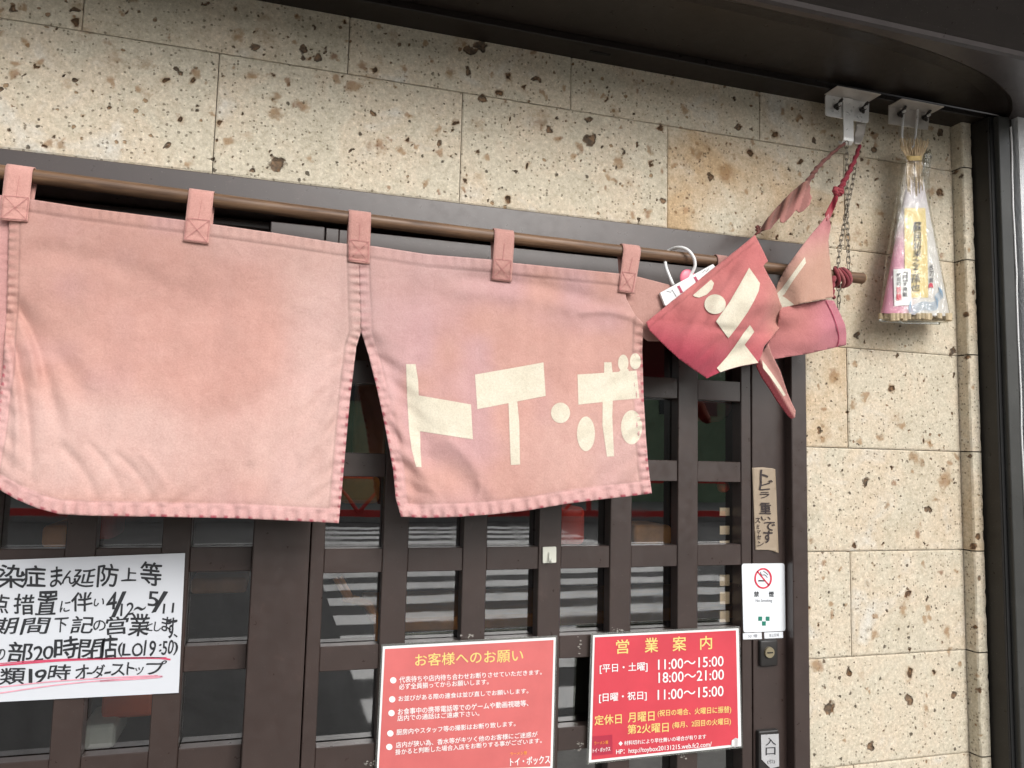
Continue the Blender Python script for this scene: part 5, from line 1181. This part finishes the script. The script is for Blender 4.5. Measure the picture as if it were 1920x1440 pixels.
c = W(1328, 756, 0.22); bm = BM(); bmesh.ops.create_uvsphere(bm, u_segments=28, v_segments=20, radius=0.052)
for v in bm.verts: v.co = Vector((c.x + v.co.x, c.y + v.co.y, c.z + v.co.z * 0.85 + 0.0012 * math.cos(v.co.z * 500)))
obj('shade', bm, simple('lantern_red', (0.55, 0.05, 0.03), 0.6, 0.15, 20), lt, True)
bm = BM(); tube(bm, [Vector((c.x, c.y, c.z + 0.04)), Vector((c.x, c.y, c.z + 0.5))], 0.002, 6); obj('cord', bm, 'black', lt)
def inside_box(nm, quad, y, d, mat, lab, cat):
    p = [W(a, b, y) for a, b in quad]; x0, x1 = min(q.x for q in p), max(q.x for q in p); z0, z1 = min(q.z for q in p), max(q.z for q in p)
    bm = BM(); box(bm, x0, x1, y, y + d, z0, z1, min(0.012, (z1 - z0) * 0.25), 3); return tag(obj(nm, bm, mat), lab, cat)
inside_box('wooden_box', [(640, 892), (712, 945)], 0.30, 0.2, 'orange_wood', 'orange wooden box inside seen through the curtain slit', 'box')
inside_box('wooden_screen', [(668, 700), (735, 872)], 0.5, 0.03, simple('brown_wood', (0.30, 0.115, 0.04), 0.5, 0.4, 12), 'dark brown wooden screen inside seen through the upper curtain slit', 'screen')
inside_box('orange_tray', [(78, 985), (125, 1028)], 0.26, 0.15, 'orange_wood', 'orange wooden tray inside the left door above the white notice', 'tray')
inside_box('red_cushion', [(178, 930), (215, 1012)], 0.30, 0.1, simple('cushion_red', (0.55, 0.05, 0.035), 0.8), 'dark red cushion inside the left door above the white notice', 'cushion')
inside_box('red_stool', [(190, 1300), (290, 1345)], 0.32, 0.2, simple('stool_red', (0.65, 0.12, 0.04), 0.5), 'reddish stool inside the left door below the white notice', 'stool')
inside_box('white_carton', [(150, 1362), (215, 1405)], 0.28, 0.12, simple('carton_white', (0.62, 0.62, 0.56), 0.7), 'pale carton inside the left door near the bottom of the picture', 'carton')
inside_box('red_drum', [(1046, 950), (1098, 1022)], 0.22, 0.1, simple('drum_red', (0.75, 0.06, 0.03), 0.4), 'red box inside behind the pane left of the clear hook', 'box')
inside_box('brown_crate', [(1190, 985), (1262, 1022)], 0.24, 0.12, simple('crate_brown', (0.55, 0.24, 0.07), 0.6, 0.3, 30), 'brown crate inside behind the pane right of the clear hook', 'crate')
inside_box('wooden_tray', [(358, 1085), (462, 1112)], 0.26, 0.14, simple('tray_brown', (0.50, 0.22, 0.09), 0.5, 0.3, 20), 'brown wooden tray inside the left door beside the white notice', 'tray')

# =================================================================== THE STREET BEHIND THE CAMERA (mirrored in the glass)
bm = BM(); box(bm, -150, 150, -150, -2.6, -0.25, -0.12); tag(obj('road', bm, 'asphalt'), kind='structure')
bm = BM(); box(bm, -150, 150, -2.6, 0.16, -0.25, 0.0); tag(obj('pavement', bm, 'pavement'), kind='structure')
bm = BM()
for k in range(14):
    yc = -(3.82 + 0.93 * k); box(bm, 0.605, 6.2, yc - 0.225, yc + 0.225, -0.1195, -0.116)
tag(obj('crosswalk', bm, 'road_white'), kind='structure')
bm = BM(); box(bm, -60, 60, -25, -17.4, -0.25, 0.0); tag(obj('far_pavement', bm, 'pavement'), kind='structure')
rl = thing('red_railing', (4, -17.6, 0), 'red pedestrian railing across the street mirrored in the door glass', 'railing')
bm = BM(); box(bm, -12, 20, -17.62, -17.56, 0.0, 0.16); box(bm, -12, 20, -17.62, -17.56, 0.9, 0.98); obj('rail', bm, 'red_rail', rl)
for k in range(11):
    bm = BM(); box(bm, -9 + k * 2.4, -8.9 + k * 2.4, -17.64, -17.54, 0.16, 0.9); obj('rail_post', bm, 'red_rail', rl)
for k in range(6):
    x = 0.6 + k * 1.3; bm = BM(); tube(bm, [Vector((x, -17.5, 0.1)), Vector((x + 0.65, -17.5, 0.9)), Vector((x + 1.3, -17.5, 0.1))], 0.05, 6); obj('brace', bm, 'red_rail', rl)
gb = thing('green_building', (3, -25, 0), 'dull green building across the street mirrored in the upper panes', 'building')
bm = BM(); box(bm, -14, 22, -33, -24, 0, 5.0); obj('wall', bm, 'green_wall', gb)
for k in range(8):
    bm = BM(); box(bm, -12 + k * 4.2, -9.6 + k * 4.2, -24.02, -23.95, 3.2, 4.0); obj('window', bm, 'dark_glass', gb)
